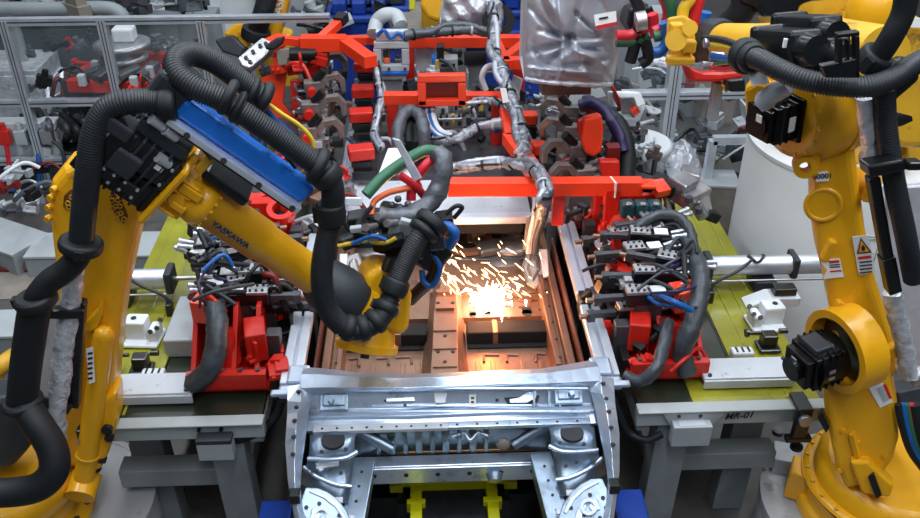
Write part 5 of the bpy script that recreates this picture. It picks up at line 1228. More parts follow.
harness('loop_sleeve','black and grey fabric sleeve forming an upright loop beside the terminal boxes','cable sleeve',W([(399,150,1.12),(398,132,1.2),(403,116,1.26),(412,110,1.28),(421,118,1.26),(424,134,1.2),(425,146,1.1)]),.045,'foil_dark',True)
harness('corrugated_hose','black corrugated hose coiled inside the grey loop','hose',W([(409,146,1.1),(408,132,1.15),(413,122,1.18),(418,132,1.15),(418,146,1.1)]),.05,'rubber',False,True)
# silver wrapped harness
FW=[('silver foil wrapped harness running down from the rear gantry to the diagonal beam',[(492,8,1.75),(494,30,1.65),(494,50,1.58),(502,72,1.52),(511,98,1.44),(518,118,1.38),(524,140,1.34),(521,160,1.32)],.065),
('silver foil wrapped harness crossing above the dark boot floor to the black loop',[(522,165,1.36),(505,162,1.36),(486,165,1.34),(466,167,1.32),(446,170,1.30)],.05),
('silver foil wrapped harness bending over the long red beam into the car',[(508,164,1.40),(522,164,1.46),(534,170,1.52),(543,184,1.54),(544,200,1.48),(540,215,1.36)],.055),
('silver foil wrapped harness lying in front of the valve manifold',[(520,118,1.32),(500,124,1.24),(480,126,1.22),(466,134,1.18),(450,141,1.14),(434,140,1.12)],.055),
('silver wrapped cable climbing past the sensor frame and terminal boxes',[(377,62,1.45),(378,78,1.40),(381,96,1.30),(377,118,1.22),(374,136,1.16),(382,150,1.12)],.04),
('dark silver wrapped cable lying across the rear gantry beam',[(404,36,1.62),(425,33,1.62),(448,31,1.62),(472,30,1.62),(494,34,1.6)],.06),
('grey wrapped cable lying behind the manifold boxes',[(470,104,1.3),(488,101,1.32),(500,104,1.34),(512,112,1.34)],.04)]
for l,p,r in FW:
    mm='harness' if 'dark' not in l.split()[0] else 'foil_dark'; P=[V(q) for q in W(p)]
    o=harness('foil_harness',l,'cable harness',P,r*.62,mm,True)
    for k,(c_,f) in enumerate([(mm,.42),('foil_cloth',.32),('rubber',.12)] if mm=='harness' else [(mm,.4)]):
        Q=[q+V((rnd.uniform(-1,1),rnd.uniform(-1,1),rnd.uniform(.0,.9)))*r*.75 for q in P]
        m=MB(); m.crinkle(Q,r*f); m.build('strand',c_,o)
    S=smooth(P,6)
    for k in range(3,len(S)-3,5):
        d=(S[k+1]-S[k-1]).normalized(); m=MB(); m.cyl(S[k]-d*.008,S[k]+d*.008,r*.74,seg=14); m.build('cable_tie','rubber' if k%2 else 'light_grey',o)
for k in range(5):
    a=[('foil',.016),('cable_white',.012),('purple',.014),('foil_dark',.018),('rubber',.012)][k]
    harness('cable',['silver','white','purple','grey','black'][k]+' cable dropping from the long red beam into the car beside the rear rail','cable',[PZ(536+k*3,198,1.45),PZ(534+k*3,216,1.35),PZ(530+k*2,236,1.15),PZ(528+k*2,252,.98)],a[1],a[0])
t=thing('terminal_strip','brass terminal strip with dark clips hanging beside the right rear rail','terminal strip',PZ(531,235,1.0)); m=MB(); m.bar(PZ(532,218,1.15),PZ(528,250,.98),.06,.03); m.build('strip','tan',t,bevel=.004)
m=MB()
for k in range(6): q=V(PZ(532,218,1.15))*(1-k/6)+V(PZ(528,250,.98))*(k/6); m.box(q+V((0,-.02,.01)),(.03,.02,.02))
m.build('clips','black',t)
harness('hose_coil','white hose loop hanging from the rear gantry, left of the harness','hose',[PY(486,90,6.2),PY(482,78,6.2),PY(486,68,6.2),PY(494,66,6.2),PY(498,74,6.2)],.022,'cable_white')
tag_=MB(); tag_.trace([(500,88),(506,88),(509,102),(503,103)],PZ(504,95,1.55),(0,-1,.4),.01); tag(tag_.build('cable_tag','paper',None),'white paper tag taped on the silver harness','tag')
# silver covers
def cover(name,label,outline_top,outline_bot,yy,thick,m_,seed,par=None):
    r=random.Random(seed); R=[]; N=22; M=18
    for i in range(M+1):
        v=i/M; row=[]
        for j in range(N+1):
            u=j/N
            L_=V((outline_top[0][0]*(1-v)+outline_bot[0][0]*v,outline_top[0][1]*(1-v)+outline_bot[0][1]*v,0)); Q_=V((outline_top[1][0]*(1-v)+outline_bot[1][0]*v,outline_top[1][1]*(1-v)+outline_bot[1][1]*v,0))
            p=L_*(1-u)+Q_*u
            bul=math.sin(math.pi*u)**.5*math.sin(math.pi*min(1,.12+v*.88))**.5
            d=yy-thick*bul+.02*math.sin(7*u+9*v+seed)+.025*math.sin(13*v-5*u*3+seed)+r.uniform(-.012,.012)
            row.append(PY(p.x,p.y,d))
        R.append(row)
    m=MB(); m.grid(R)
    back=[[ (p[0],yy+.25,p[2]) for p in rr] for rr in (R[0],R[-1])]
    m.grid([R[-1],back[1]]); m.grid([[rr[0] for rr in R],[(rr[0][0]+.02,yy+.25,rr[0][2]) for rr in R]]); m.grid([[rr[-1] for rr in R],[(rr[-1][0]-.02,yy+.25,rr[-1][2]) for rr in R]])
    m.grid([[ (p[0],yy+.25,p[2]) for p in rr] for rr in R])
    return m.build(name,m_,par,sub=1)
t=thing('covered_welding_gun','welding gun wrapped in a wrinkled silver fabric cover with white label','covered gun',PY(575,50,5.0))
r=random.Random(3); FOLD=[]
C0=(568,42)
for e in((530,8),(538,-8),(556,-12),(584,-12),(612,38),(618,52),(606,66),(592,80),(560,82),(534,70),(526,52),(540,30)): FOLD.append((C0[0]+r.uniform(-6,6),C0[1]+r.uniform(-5,5),e[0],e[1],r.uniform(2.2,4.5),r.uniform(.03,.07)*r.choice((1,1,-1))))
for e in((528,68,610,74),(540,60,572,78),(600,60,612,84),(575,12,600,36),(602,2,622,34),(545,-6,560,22),(580,50,612,44),(532,40,545,76),(560,66,606,60)): FOLD.append(e+(r.uniform(1.8,3.2),r.uniform(.02,.045)*r.choice((1,-1))))
def sd(px,py,f):
    ax,ay,bx,by=f[:4]; dx,dy=bx-ax,by-ay; k=max(0,min(1,((px-ax)*dx+(py-ay)*dy)/(dx*dx+dy*dy))); return math.hypot(px-ax-dx*k,py-ay-dy*k),k
def bag(tl,tr_,bl,br,yy,thick,N,M):
    R=[]
    for i in range(M+1):
        v=i/M; row=[]
        for j in range(N+1):
            u=j/N; ax,ay=tl[0]*(1-v)+bl[0]*v,tl[1]*(1-v)+bl[1]*v; bx,by=tr_[0]*(1-v)+br[0]*v,tr_[1]*(1-v)+br[1]*v
            px,py=ax*(1-u)+bx*u,ay*(1-u)+by*u; py+=1.5*math.sin(u*9)*v
            bul=max(0,math.sin(math.pi*u))**.35*(1-max(0,(v-.9)/.1)**2*.5)
            d=yy-thick*bul
            for f in FOLD:
                q,k=sd(px,py,f); d-=f[5]*math.exp(-(q/f[4])**2)*(.4+.6*math.sin(math.pi*min(1,k+.15)))
            row.append(PY(px,py,d))
        R.append(row)
    return R
R=bag((527,-14),(633,-14),(524,80),(613,85),5.0,.14,90,80); m=MB(); m.grid(R)
bk=lambda rr:[(p[0],5.3,p[2]+.03) for p in rr]
m.grid([R[-1],bk(R[-1])]); m.grid([[rr[0] for rr in R],[(rr[0][0]+.02,5.3,rr[0][2]) for rr in R]]); m.grid([[rr[-1] for rr in R],[(rr[-1][0]-.02,5.3,rr[-1][2]) for rr in R]]); m.grid([bk(R[0]),bk(R[-1])])
m.build('fabric_cover','foil_cloth',t)
m=MB(); m.crinkle([PY(526,79,4.93),PY(545,82,4.87),PY(575,84,4.85),PY(600,85.5,4.87),PY(612,84,4.93)],.014,amp=.2); m.build('hem','foil_cloth',t)
m=MB(); m.trace([(594,15),(616,11),(617,25),(596,30)],PY(605,20,4.80),(0,-1,.2),.004); st=m.build('label_plate','paper',t)
paint(st,[[(595.4,26),(617,21.5),(617.2,25),(596,29.6)]],V(PY(605,20,4.80))+V((0,-.005,0)),(0,-1,.2),'ink_red','label_print'); paint(st,[[(599,18),(608,16.2),(608.2,18),(599.2,19.8)]],V(PY(605,20,4.80))+V((0,-.005,0)),(0,-1,.2),'ink','label_print')
m=MB(); q=PY(575,-20,5.05); m.b2(q[0]-.15,q[0]+.15,5.08,5.3,q[2]-.7,q[2]+.5); m.build('gun_body','dark_steel',t)
t=thing('covered_tool','tool wrapped in crumpled silver foil above the rear gantry beam','covered tool',PY(470,20,7.3))
cover('foil_cover','',((446,-10),(500,-10)),((440,26),(490,34)),7.3,.2,'foil',8,t)
m=MB(); m.ring(PY(498,20,7.2),PY(499,21,7.1),.13,.06); m.build('mouth','rubber',t)
m=MB(); m.crinkle([PY(494,2,7.1),PY(496,20,7.1),PY(490,38,7.0),PY(478,44,7.0)],.06,amp=.25); m.build('tail','foil_cloth',t)
# sparks and weld flash: glowing droplets thrown from the weld point
wp0=V(PZ(489,297,.80)); m=MB(); r=random.Random(11)
for k in range(75):
    px=r.gauss(487,24); py=r.gauss(281,18)
    if py>309: py=309-r.random()*12
    z=.80+max(0,(300-py))*.006+r.random()*.06
    p=V(PZ(px,py,z)); d=V((r.gauss(.55,.2),r.gauss(-.45,.2),r.gauss(-.3,.2))).normalized(); l=abs(r.gauss(.018,.013))+.005
    m.rings([(p-d*l,.0010),(p+d*l*.4,.0030),(p+d*l,.0006)],5)
for k in range(42):
    px=r.gauss(452,14); py=r.gauss(268,18); p=V(PZ(px,py,.95)); d=V((r.gauss(.5,.25),r.gauss(-.4,.2),r.gauss(-.4,.2))).normalized(); l=abs(r.gauss(.018,.012))+.005
    m.rings([(p-d*l,.0010),(p+d*l*.4,.0032),(p+d*l,.0006)],5)
tag(m.build('weld_sparks','spark'),'spray of orange white sparks flying from the weld on the rear floor','sparks',kind='stuff')
m=MB()
for k in range(170):
    p=V(PZ(r.gauss(490,11),r.gauss(297,6),.82+r.random()*.03)); d=V((r.gauss(0,1),r.gauss(0,1),r.gauss(0,.7))).normalized(); l=abs(r.gauss(.03,.015))
    m.rings([(p-d*l*.1,.007),(p+d*l,.001)],5)
m.ball(PZ(489,298,.825),.022)
tag(m.build('weld_flash','spark_core'),'bright white weld flash where the welding gun meets the rear floor','weld flash',kind='stuff')
# ================= background: fences, robots, cabinets =================
YF=7.18
def fence(t,Y,posts,rails,panes,w=.07):
    for (a,b0,a1,b1) in posts:
        p=PY(a,b0,Y); q=PY(a1,b1,Y); x=(p[0]+q[0])/2
        m=MB(); m.b2(x-w/2,x+w/2,Y-w/2,Y+w/2,max(0,min(p[2],q[2])),max(p[2],q[2]))
        m.m(1)
        for dx in(-.012,.012): m.b2(x+dx-.004,x+dx+.004,Y-w/2-.002,Y-w/2+.001,max(0,min(p[2],q[2])),max(p[2],q[2]))
        m.build('post',['aluminium','dark_steel'],t,bevel=.004)
    for (a0,a1,b) in rails:
        p=PY(a0,b,Y); q=PY(a1,b,Y); z=(p[2]+q[2])/2; m=MB(); m.b2(p[0],q[0],Y-w*.45,Y+w*.45,z-.03,z+.03)
        m.m(1); m.b2(p[0],q[0],Y-w*.45-.002,Y-w*.45+.001,z-.006,z+.006)
        m.build('rail',['aluminium','dark_steel'],t,bevel=.004)
    for (a0,b0,a1,b1) in panes:
        p=PY(a0,b1,Y); q=PY(a1,b0,Y); m=MB(); m.b2(p[0],q[0],Y-.004,Y+.004,max(.05,p[2]),q[2]); m.build('clear_panel','pane',t)
t=thing('safety_fence','aluminium profile safety fence with clear panels at the upper left','fence',(-3.2,YF,0))
fence(t,YF,[(16,20,39,190),(113,20,128,190),(205,20,212,120)],[(-60,330,20),(-60,200,102),(-60,190,160)],[(-60,22,18,100),(28,22,108,100),(118,22,200,100),(-60,104,30,158)])
m=MB(); p=PY(44,190,YF); m.b2(p[0]-.03,p[0]+.09,YF-.08,YF+.08,0,.05); m.build('foot','steel',t,bevel=.01)
t=thing('safety_fence','aluminium profile safety fence behind the blue bins at the top centre','fence',(0,10.2,0))
fence(t,10.2,[(318,-20,320,60),(330,-20,331,60),(412,-20,412,60)],[(262,530,17)],[])
t=thing('safety_fence','aluminium profile fence with clear panels right of the big silver cover','fence',(2.2,6.4,0))
fence(t,6.4,[(672,60,668,150)],[(622,745,94)],[(628,60,664,93),(678,60,740,93),(678,97,740,150)],.10)
p=PY(676,165,6.4); m=MB(); m.b2(p[0]-.1,p[0]+.9,6.36,6.46,.0,.42); m.build('kick_plate','charcoal',t,bevel=.004)
m=MB(); p=PY(672,60,6.4); q=PY(668,150,6.4); m.b2((p[0]+q[0])/2-.05,(p[0]+q[0])/2+.05,6.35,6.45,0,q[2]); m.build('post','aluminium',t)
t=thing('guard_rail','low aluminium guard frame in front of the tall white cylinder, right side','guard rail',PY(715,160,5.9)); 
m=MB(); p=PY(713,140,6.0); m.b2(p[0]-.03,p[0]+.03,5.97,6.03,0,p[2]); m.build('post','aluminium',t); m=MB(); q=PY(752,141,6.0); m.b2(p[0],q[0],5.97,6.03,p[2]-.03,p[2]+.03); m.build('rail','aluminium',t)
t=thing('handrail','thick grey rounded handrail behind the upper left fence','handrail',(-4,8.6,0)); 
m=MB(); m.tube([PY(-60,9,8.6),PY(0,9,8.6),PY(60,9,8.6),PY(100,8,8.6),PY(116,11,8.6),PY(124,20,8.6),PY(126,36,8.6)],.07,12); m.build('tube','grey_paint',t); m=MB(); 
for a in(10,100): p=PY(a,9,8.6); m=MB(); m.cyl((p[0],8.6,0),(p[0],8.6,p[2]),.05); m.build('post','grey_paint',t)
# ----- generic plant built from boxes
def unit(name,label,cat,px,py,z0,w,d,h,m_='light_grey',doors=2,handle=True,top=None,z=None):
    q=PZ(px,py,z0); t=thing(name,label,cat,q); x,y,_=q
    m=MB(); m.b2(x-w/2,x+w/2,y,y+d,z0,z0+h); m.build('body',m_,t,bevel=.012)
    for i in range(doors):
        dw=w/doors; m=MB(); m.b2(x-w/2+i*dw+.02,x-w/2+(i+1)*dw-.02,y-.012,y,z0+.05*h,z0+.92*h); o=m.build('panel',m_,t,bevel=.004)
        if handle: m=MB(); m.b2(x-w/2+(i+1)*dw-.07,x-w/2+(i+1)*dw-.045,y-.03,y-.012,z0+h*.45,z0+h*.6); m.build('handle','black',o)
    if top: m=MB(); m.b2(x-w*.45,x+w*.3,y+d*.1,y+d*.8,z0+h,z0+h+.08); m.build('top_cover',top,t,bevel=.01)
    return t
unit('control_cabinet','white control cabinet behind the yellow robot at the top left','cabinet',226,46,0,.9,.6,1.9,'white_paint',2)
unit('control_cabinet','pale grey cabinet at the far top left behind the handrail','cabinet',42,22,0,.45,.5,1.6,'light_grey',1)
unit('control_cabinet','light grey machine housing behind the upper left fence, in front of the rail','cabinet',165,58,0,1.3,.5,.5,'grey_paint',3,False,'white_worn')
unit('control_cabinet','dark grey machine body behind the first clear fence panel','cabinet',70,90,0,1.5,.8,.75,'grey_dark',2,False,'charcoal')
unit('control_cabinet','beige grey cabinet at the top edge left of the white cabinet','cabinet',140,22,0,.4,.5,1.9,'tan',1)
unit('control_cabinet','dark cabinet at the top edge beside the beige cabinet','cabinet',172,24,0,.5,.5,1.7,'charcoal',2)
unit('control_cabinet','grey machine block behind the fence between white cabinet and beam','cabinet',306,50,0,1.1,.5,1.0,'light_grey',2,False)
for k,(px,py,l) in enumerate([(360,40,'nearest of the blue plastic bins at the top centre'),(378,30,'blue plastic bin at the top centre behind the nearest bin'),(512,34,'blue plastic bin between the foil wrapped tool and the big silver cover')]):
    q=PZ(px,py,.7); t=thing('storage_bin',l,'bin',(q[0],q[1],0),'blue plastic bins'); m=MB(); x,y=q[0],q[1]; m.b2(x-.32,x+.32,y,y+.4,.0,.95); m.b2(x-.35,x+.35,y-.03,y+.43,.88,.95); m.b2(x-.12,x+.12,y-.05,y,.6,.75); m.build('body','blue_paint',t,bevel=.02)
    m=MB()
    for i in(-1,0,1): m.b2(x+i*.2-.07,x+i*.2+.07,y+.05,y+.35,.95,1.08)
    m.build('contents','charcoal' if k==1 else 'blue_paint',t,bevel=.02)
t=thing('worktable','grey sheet metal table at the top centre behind the rear gantry','table',PZ(425,30,0)); q=PZ(425,34,.9); m=MB(); m.b2(q[0]-.3,q[0]+.35,q[1],q[1]+1.1,.86,.9); m.build('top','tan',t,bevel=.01)
for a in(-.25,.3):
    for b in(.05,1.0): m=MB(); m.b2(q[0]+a-.03,q[0]+a+.03,q[1]+b-.03,q[1]+b+.03,0,.86); m.build('leg','grey_paint',t)
# yellow robots far behind
def farrobot(label,base,pts,rad,Y,extra=None):
    p=PY(base[0],base[1],Y); t=thing('industrial_robot',label,'robot',(p[0],Y,0))
    m=MB(); m.lathe([(.45,0),(.45,.1),(.34,.15),(.32,.5)],(p[0],Y,0),seg=28); m.build('base','yellow',t)
    P=[PY(a,b,Y-.1) for a,b in pts]
    m=MB(); m.rings([((p[0],Y-.02,.45),.2),(P[0],rad*1.15)]+[(q,rad) for q in P[1:-1]]+[(P[-1],rad*.9)],20); m.build('arm','yellow',t); return t
t=thing('industrial_robot','yellow robot arm with black hose at the top left behind the bent red beam','robot',PZ(262,70,0)); Y6=7.6
m=MB(); m.trace([(266,-12),(292,-12),(284,20),(278,40),(266,48),(256,46),(254,32),(262,10)],(0,Y6,2),(0,-1,.2),.22); m.build('forearm','yellow',t,bevel=.04,seg=3)
m=MB(); m.trace([(222,34),(236,22),(254,16),(266,18),(264,28),(246,32),(240,44),(232,42)],(0,Y6-.05,1.8),(0,-1,.3),.12); m.build('wrist_plate','yellow',t,bevel=.03)
m=MB(); m.trace([(238,30),(250,32),(252,42),(244,50),(238,44)],(0,Y6-.15,1.8),(0,-1,.3),.08); m.build('casting','yellow',t,bevel=.02)
m=MB(); m.hose([PY(270,-12,Y6-.25),PY(264,10,Y6-.25),PY(256,34,Y6-.25)],.085,.03); m.build('cable_hose','hose',t); collar(t,PY(256,34,Y6-.25),(.1,0,.3),.12,.1)
text('YASK',PN(279,8,V((0,Y6,2))+V((0,-.01,0)),(0,-1,.2)),V((.3,0,1)),V((-1,0,.3)),.10,'paper',t,'lettering',.004)
m=MB(); m.trace([(214,40),(232,34),(246,48),(240,58),(222,52)],(0,Y6-.25,1.6),(0,-1,.4),.15); m.build('tool_base','charcoal',t,bevel=.02)
m=MB(); p=PY(268,44,Y6); m.lathe([(.3,0),(.3,.1),(.2,.2),(.18,p[2])],(p[0],Y6+.3,0),seg=24); m.build('base','yellow_dull',t)
t=thing('industrial_robot','yellow robot arm tip at the top centre behind the foil wrapped tool','robot',PZ(432,30,0)); Y7=8.2
m=MB(); m.trace([(423,-12),(444,-12),(446,8),(440,22),(428,18),(420,6)],(0,Y7,2),(0,-1,.3),.2); m.build('wrist','yellow',t,bevel=.03); m=MB(); m.trace([(409,-10),(416,-10),(415,10),(409,10)],(0,Y7,2),(0,-1,.3),.1); m.build('cover','bright_yellow',t,bevel=.01)
m=MB(); p=PY(434,0,Y7); m.b2(p[0]-.12,p[0]+.12,Y7+.3,Y7+.6,0,p[2]); m.build('column','yellow_dull',t,bevel=.03)
# red fixture behind the left fence
t=thing('turntable_fixture','red fixture frame with grey grippers and round grey disc behind the left fence','fixture',PZ(120,90,0)); z=.95
bars(t,'beam','red',[(PZ(70,84,z),PZ(152,86,z),.12,.10),(PZ(152,86,z),PZ(160,70,z),.10,.10),(PZ(72,80,z),PZ(96,66,z),.10,.08),(PZ(120,72,z),PZ(156,74,z),.07,.08),(PZ(128,58,z),PZ(165,58,z),.10,.10)])
q=V(PZ(125,58,1.05)); m=MB(); m.lathe([(.20,0),(.20,.03),(.17,.04),(.15,.10),(.24,.10),(.24,.14),(.20,.15)],q,seg=32); m.build('disc','steel',t)
m=MB(); m.b2(q.x-.06,q.x+.12,q.y-.05,q.y+.1,1.2,1.32); m.build('white_head','white_paint',t,bevel=.02)
for a,b,a1,b1 in((80,76,100,70),(96,80,112,68),(118,78,140,68),(136,82,156,64)): m=MB(); m.bar(PZ(a,b,1.02),PZ(a1,b1,1.06),.10,.07); m.build('gripper_arm','dark_steel',t,bevel=.015)
for a,b in((82,80),(134,82),(150,72),(96,66)): m=MB(); q=PZ(a,b,1.05); m.box(q,(.06,.06,.1)); m.build('gripper_finger','light_grey',t,bevel=.01)
m=MB(); q=PZ(115,84,.9); m.b2(q[0]-.5,q[0]+.4,q[1]+.1,q[1]+.3,0,.9); m.build('stand','charcoal',t,bevel=.01)
t=thing('machine_stand','white cast machine column with forked top behind the first clear panel','column',PZ(54,84,0)); q=PZ(54,84,0); m=MB(); m.bar((q[0],q[1],0),(q[0]-.02,q[1],1.2),.16,.12); m.build('column','light_grey',t,bevel=.02); m=MB(); m.bar((q[0]-.12,q[1],1.24),(q[0]+.12,q[1],1.24),.1,.07); m.build('head','light_grey',t,bevel=.02)
m=MB(); m.cyl((q[0],q[1]-.08,1.3),(q[0],q[1]+.08,1.3),.05); m.build('pin','charcoal',t)
t=thing('panel_frame','small tilted aluminium frame leaning behind the fence beside the red fixture','frame',PZ(55,90,0)); bars(t,'bar','aluminium',[(PZ(47,86,.8),PZ(61,68,.9),.04,.04),(PZ(47,86,.8),PZ(49,100,.7),.04,.04),(PZ(61,68,.9),PZ(64,88,.75),.04,.04),(PZ(49,100,.7),PZ(64,92,.72),.04,.04)])
harness('cable','dark red cable looped behind the tilted aluminium frame','cable',W([(52,96,.75),(56,80,.9),(62,82,.85),(63,96,.75)]),.02,'dark_red')
unit('foil_sheet_box','large crumpled white sheet covering a box at the left edge','box',8,138,0,.9,.6,.7,'foil',1,False)
for k in range(9):
    a=(35+k*9,104+rnd.random()*16); b=(40+k*8+rnd.uniform(-12,14),130+rnd.random()*16)
    c_=['rubber','foil_dark','charcoal'][k%3]
    harness('cable','%s cable tangled on the floor behind the lower fence panel'%CN[c_],'cable',[PZ(a[0],a[1],.5),PZ((a[0]+b[0])/2+8,(a[1]+b[1])/2,.6),PZ(b[0],b[1],.2)],.035,c_)['group']='%s cables behind the lower fence panel'%CN[c_]
t=thing('pneumatic_station','white valve station with red valve and coiled hoses at the left edge','valve station',PZ(20,225,0)); q=PZ(15,215,.0); x,y=q[0],q[1]+.5
m=MB(); m.b2(x-.5,x+.30,y,y+.15,.55,.62); m.b2(x-.5,x+.28,y+.02,y+.12,.30,.55); m.build('rack','white_paint',t,bevel=.01)
for dx,c_,n in((-.12,'red','red_valve'),(.02,'light_grey','valve'),(.14,'charcoal','valve'),(.24,'steel','valve')): m=MB(); m.b2(x+dx-.05,x+dx+.05,y-.08,y,.45,.58); m.cyl((x+dx,y-.04,.58),(x+dx,y-.04,.64),.03); m.build(n,c_,t,bevel=.008)
for dx in(-.4,.22): m=MB(); m.b2(x+dx-.03,x+dx+.03,y+.03,y+.09,0,.30); m.build('leg','aluminium',t)
m=MB(); m.tube([(x+.14,y-.05,.45),(x+.12,y-.12,.2),(x+.05,y-.15,.05),(x-.2,y-.1,.03)],.02,8); m.build('hose','cable_blue',t)
m=MB(); m.tube([(x-.12,y-.06,.45),(x-.15,y-.1,.2),(x-.3,y-.12,.05)],.02,8); m.build('hose','cable_red',t)
m=MB(); m.tube([(x+.24,y-.05,.5),(x+.36,y-.1,.4),(x+.32,y-.16,.12),(x+.1,y-.2,.03)],.018,8); m.build('hose','charcoal',t)
unit('machine_block','low dark machine bed on the floor behind the left robot elbow','machine bed',40,190,0,1.4,.4,.28,'charcoal',3,False)
# floor ducts at left
def duct(label,p,w,h,top='light_grey',side='grey_paint'):
    t=thing('cable_duct',label,'cable duct',(p[0][0],p[0][1],0)); P=[V((q[0],q[1],0)) for q in p]
    for k_,(a,b) in enumerate(zip(P,P[1:])):
        a=a+V((0,0,-.004*k_)); b=b+V((0,0,-.004*k_)); w=w-.004*k_
        m=MB(); m.bar(a+V((0,0,h/2-.01)),b+V((0,0,h/2-.01)),w*.96,h-.02); m.build('channel',side,t,bevel=.01)
        m=MB(); m.bar(a+V((0,0,h-.012)),b+V((0,0,h-.012)),w,.024); m.build('lid',top,t,bevel=.006)
hh=.20
duct('pale grey cable duct angled across the floor behind the left robot',[PZ(-80,206,hh),PZ(31,244,hh),PZ(260,241,hh)],.36,hh)
duct('low pale grey cable duct at the left edge beside the robot arm',[PZ(-60,324,.3),PZ(24,322,.3)],.30,.3)
harness('cable','dark red cable lying on the floor left of the robot arm','cable',W([(-20,268,.02),(10,270,.02),(40,269,.02),(70,262,.02)]),.02,'dark_red')
t=thing('floor_mat','brown grey worn floor plate left of the yellow robot arm','floor plate',PZ(10,285,0)); m=MB(); q=PZ(10,300,0); m.b2(q[0]-1,q[0]+.55,q[1],q[1]+.9,0,.01); m.build('plate','tan',t)
m=MB(); q=V(PZ(-6,374,.5)); m.tube([(q.x,q.y,0),(q.x,q.y,.38),tuple(q),PZ(6,362,.55),PZ(14,356,.5)],.05,12); tag(m.build('bent_tube','yellow_dull'),'short yellow tube at the left edge beside the black hose','tube')
# ===== right background
Yd=5.25; q=PY(852,140,Yd); hz=q[2]; rD=.66
t=thing('drum_pedestal','tall smooth white cylinder pedestal behind the right robot arm','pedestal',(q[0],Yd,0)); m=MB(); m.lathe([(rD,0),(rD,hz-.03),(rD*.985,hz)],(q[0],Yd,0),seg=72); m.build('column','drum',t)
m=MB(); m.ring((q[0],Yd,hz-.02),(q[0],Yd,hz+.006),rD*1.004,rD*.97,72); m.build('rim','white_paint',t)
# faint diagram on the drum
ang=math.radians(-88); m=MB()
def onD(a,z,r=rD+.003): return (q[0]+r*math.sin(a),Yd-r*math.cos(a),z)
def dlin(a0,z0,a1,z1):
    n=6
    for i in range(n):
        u,v=i/n,(i+1)/n; m.bar(onD(a0+(a1-a0)*u,z0+(z1-z0)*u),onD(a0+(a1-a0)*v,z0+(z1-z0)*v),.006,.004)
a0,a1=-.42,-.02; z0,z1=.62,.92
for s_ in((a0,z0,a1,z0),(a0,z1,a1,z1),(a0,z0,a0,z1),(a1,z0,a1,z1),(a0,.76,a1,.76),(-.25,.80,-.25,.90),(-.12,.80,-.12,.90),(-.38,.80,-.25,.80),(-.38,.90,-.25,.90),(-.38,.80,-.38,.90),(-.12,.8,-.04,.8),(-.12,.9,-.04,.9),(-.3,.68,-.28,.68),(-.22,.68,-.2,.68),(-.14,.68,-.12,.68)): dlin(*s_)
m.build('line_diagram','light_grey',t)
t=thing('industrial_robot','worn yellow robot standing on the tall white cylinder at the top right','robot',(q[0],Yd,hz)); Y8=Yd-.05
m=MB(); m.lathe([(.42,0),(.42,.06),(.34,.1),(.32,.34)],(q[0]+.12,Yd,hz+.006),seg=32); m.build('base','yellow_dull',t)
m=MB(); m.trace([(858,28),(890,22),(930,20),(930,150),(905,150),(868,140),(862,90)],(0,Y8-.1,hz),(-.15,-1,.1),.45); m.build('body','yellow_dull',t,bevel=.05,seg=3)
m=MB(); m.trace([(768,0),(800,-10),(860,-10),(864,30),(850,46),(800,44),(770,34)],(0,Y8+.2,hz),(-.1,-1,.1),.35); m.build('arm','yellow_dull',t,bevel=.05,seg=3)
m=MB(); c1=PY(872,-12,Y8-.25); c2=PY(872,22,Y8-.25); m.lathe([(.15,0),(.16,.1),(.13,.16)],c2,(0,0,1),28); m.lathe([(.10,-.08),(.14,-.02),(.15,0)],c2,(0,0,1),28); m.build('gear_housing','yellow',t)
m=MB(); m.trace([(912,18),(922,18),(926,28),(906,27)],V((0,Y8-.14,hz)),(-.15,-1,.1),.005); st=m.build('sticker','paper',t); 
m=MB(); m.trace([(740,-10),(830,-10),(832,0),(812,2),(800,6),(800,18),(764,18),(756,8),(742,4)],(0,Y8-.3,2.3),(0,-1,.2),.2); m.build('motor','black',t,bevel=.03)
m=MB(); m.trace([(862,164),(930,162),(930,174),(866,176)],(0,Y8-.30,1.2),(0,-1,.4),.25); m.build('foot_plate','yellow_dull',t,bevel=.015)
m=MB(); m.cyl(PY(874,118,Y8-.4),PY(930,112,Y8-.4),.09); m.build('drive_tube','black',t,bevel=.01)
m=MB(); m.tube([PY(745,-8,5.0),PY(742,10,5.0),PY(728,24,5.05),PY(712,30,5.1)],.075,14); m.build('smooth_hose','rubber',t)
m=MB(); m.trace([(886,188),(940,184),(940,392),(902,395)],PY(905,260,3.6),(-.2,-1,.2),.05); tag(m.build('foil_board','foil_cloth',None,bevel=.01),'large pale board wrapped in silver foil at the right edge behind the hoses','board')
for k,(c_,nm) in enumerate([('rubber','black'),('cable_blue','blue'),('cable_green','green'),('cable_red','red'),('rubber','thick black')]):
    harness('cable','%s cable of the bundle behind the right robot base'%nm,'cable',[PY(898+k*4,404,2.75),PY(902+k*4,425,2.72),PY(910+k*4,450,2.7),PY(924+k*4,470,2.68)],.028 if k==4 else .016,c_)
t=thing('control_box','dark grey box with silver connector at the right edge','box',PY(915,392,2.95)); m=MB(); m.trace([(896,392),(932,384),(932,414),(902,412)],PY(915,400,2.95),(0,-1,.6),.2); m.build('body','charcoal',t,bevel=.01); m=MB(); m.cyl(PY(910,378,2.9),PY(922,374,2.9),.04); m.build('connector','steel',t)
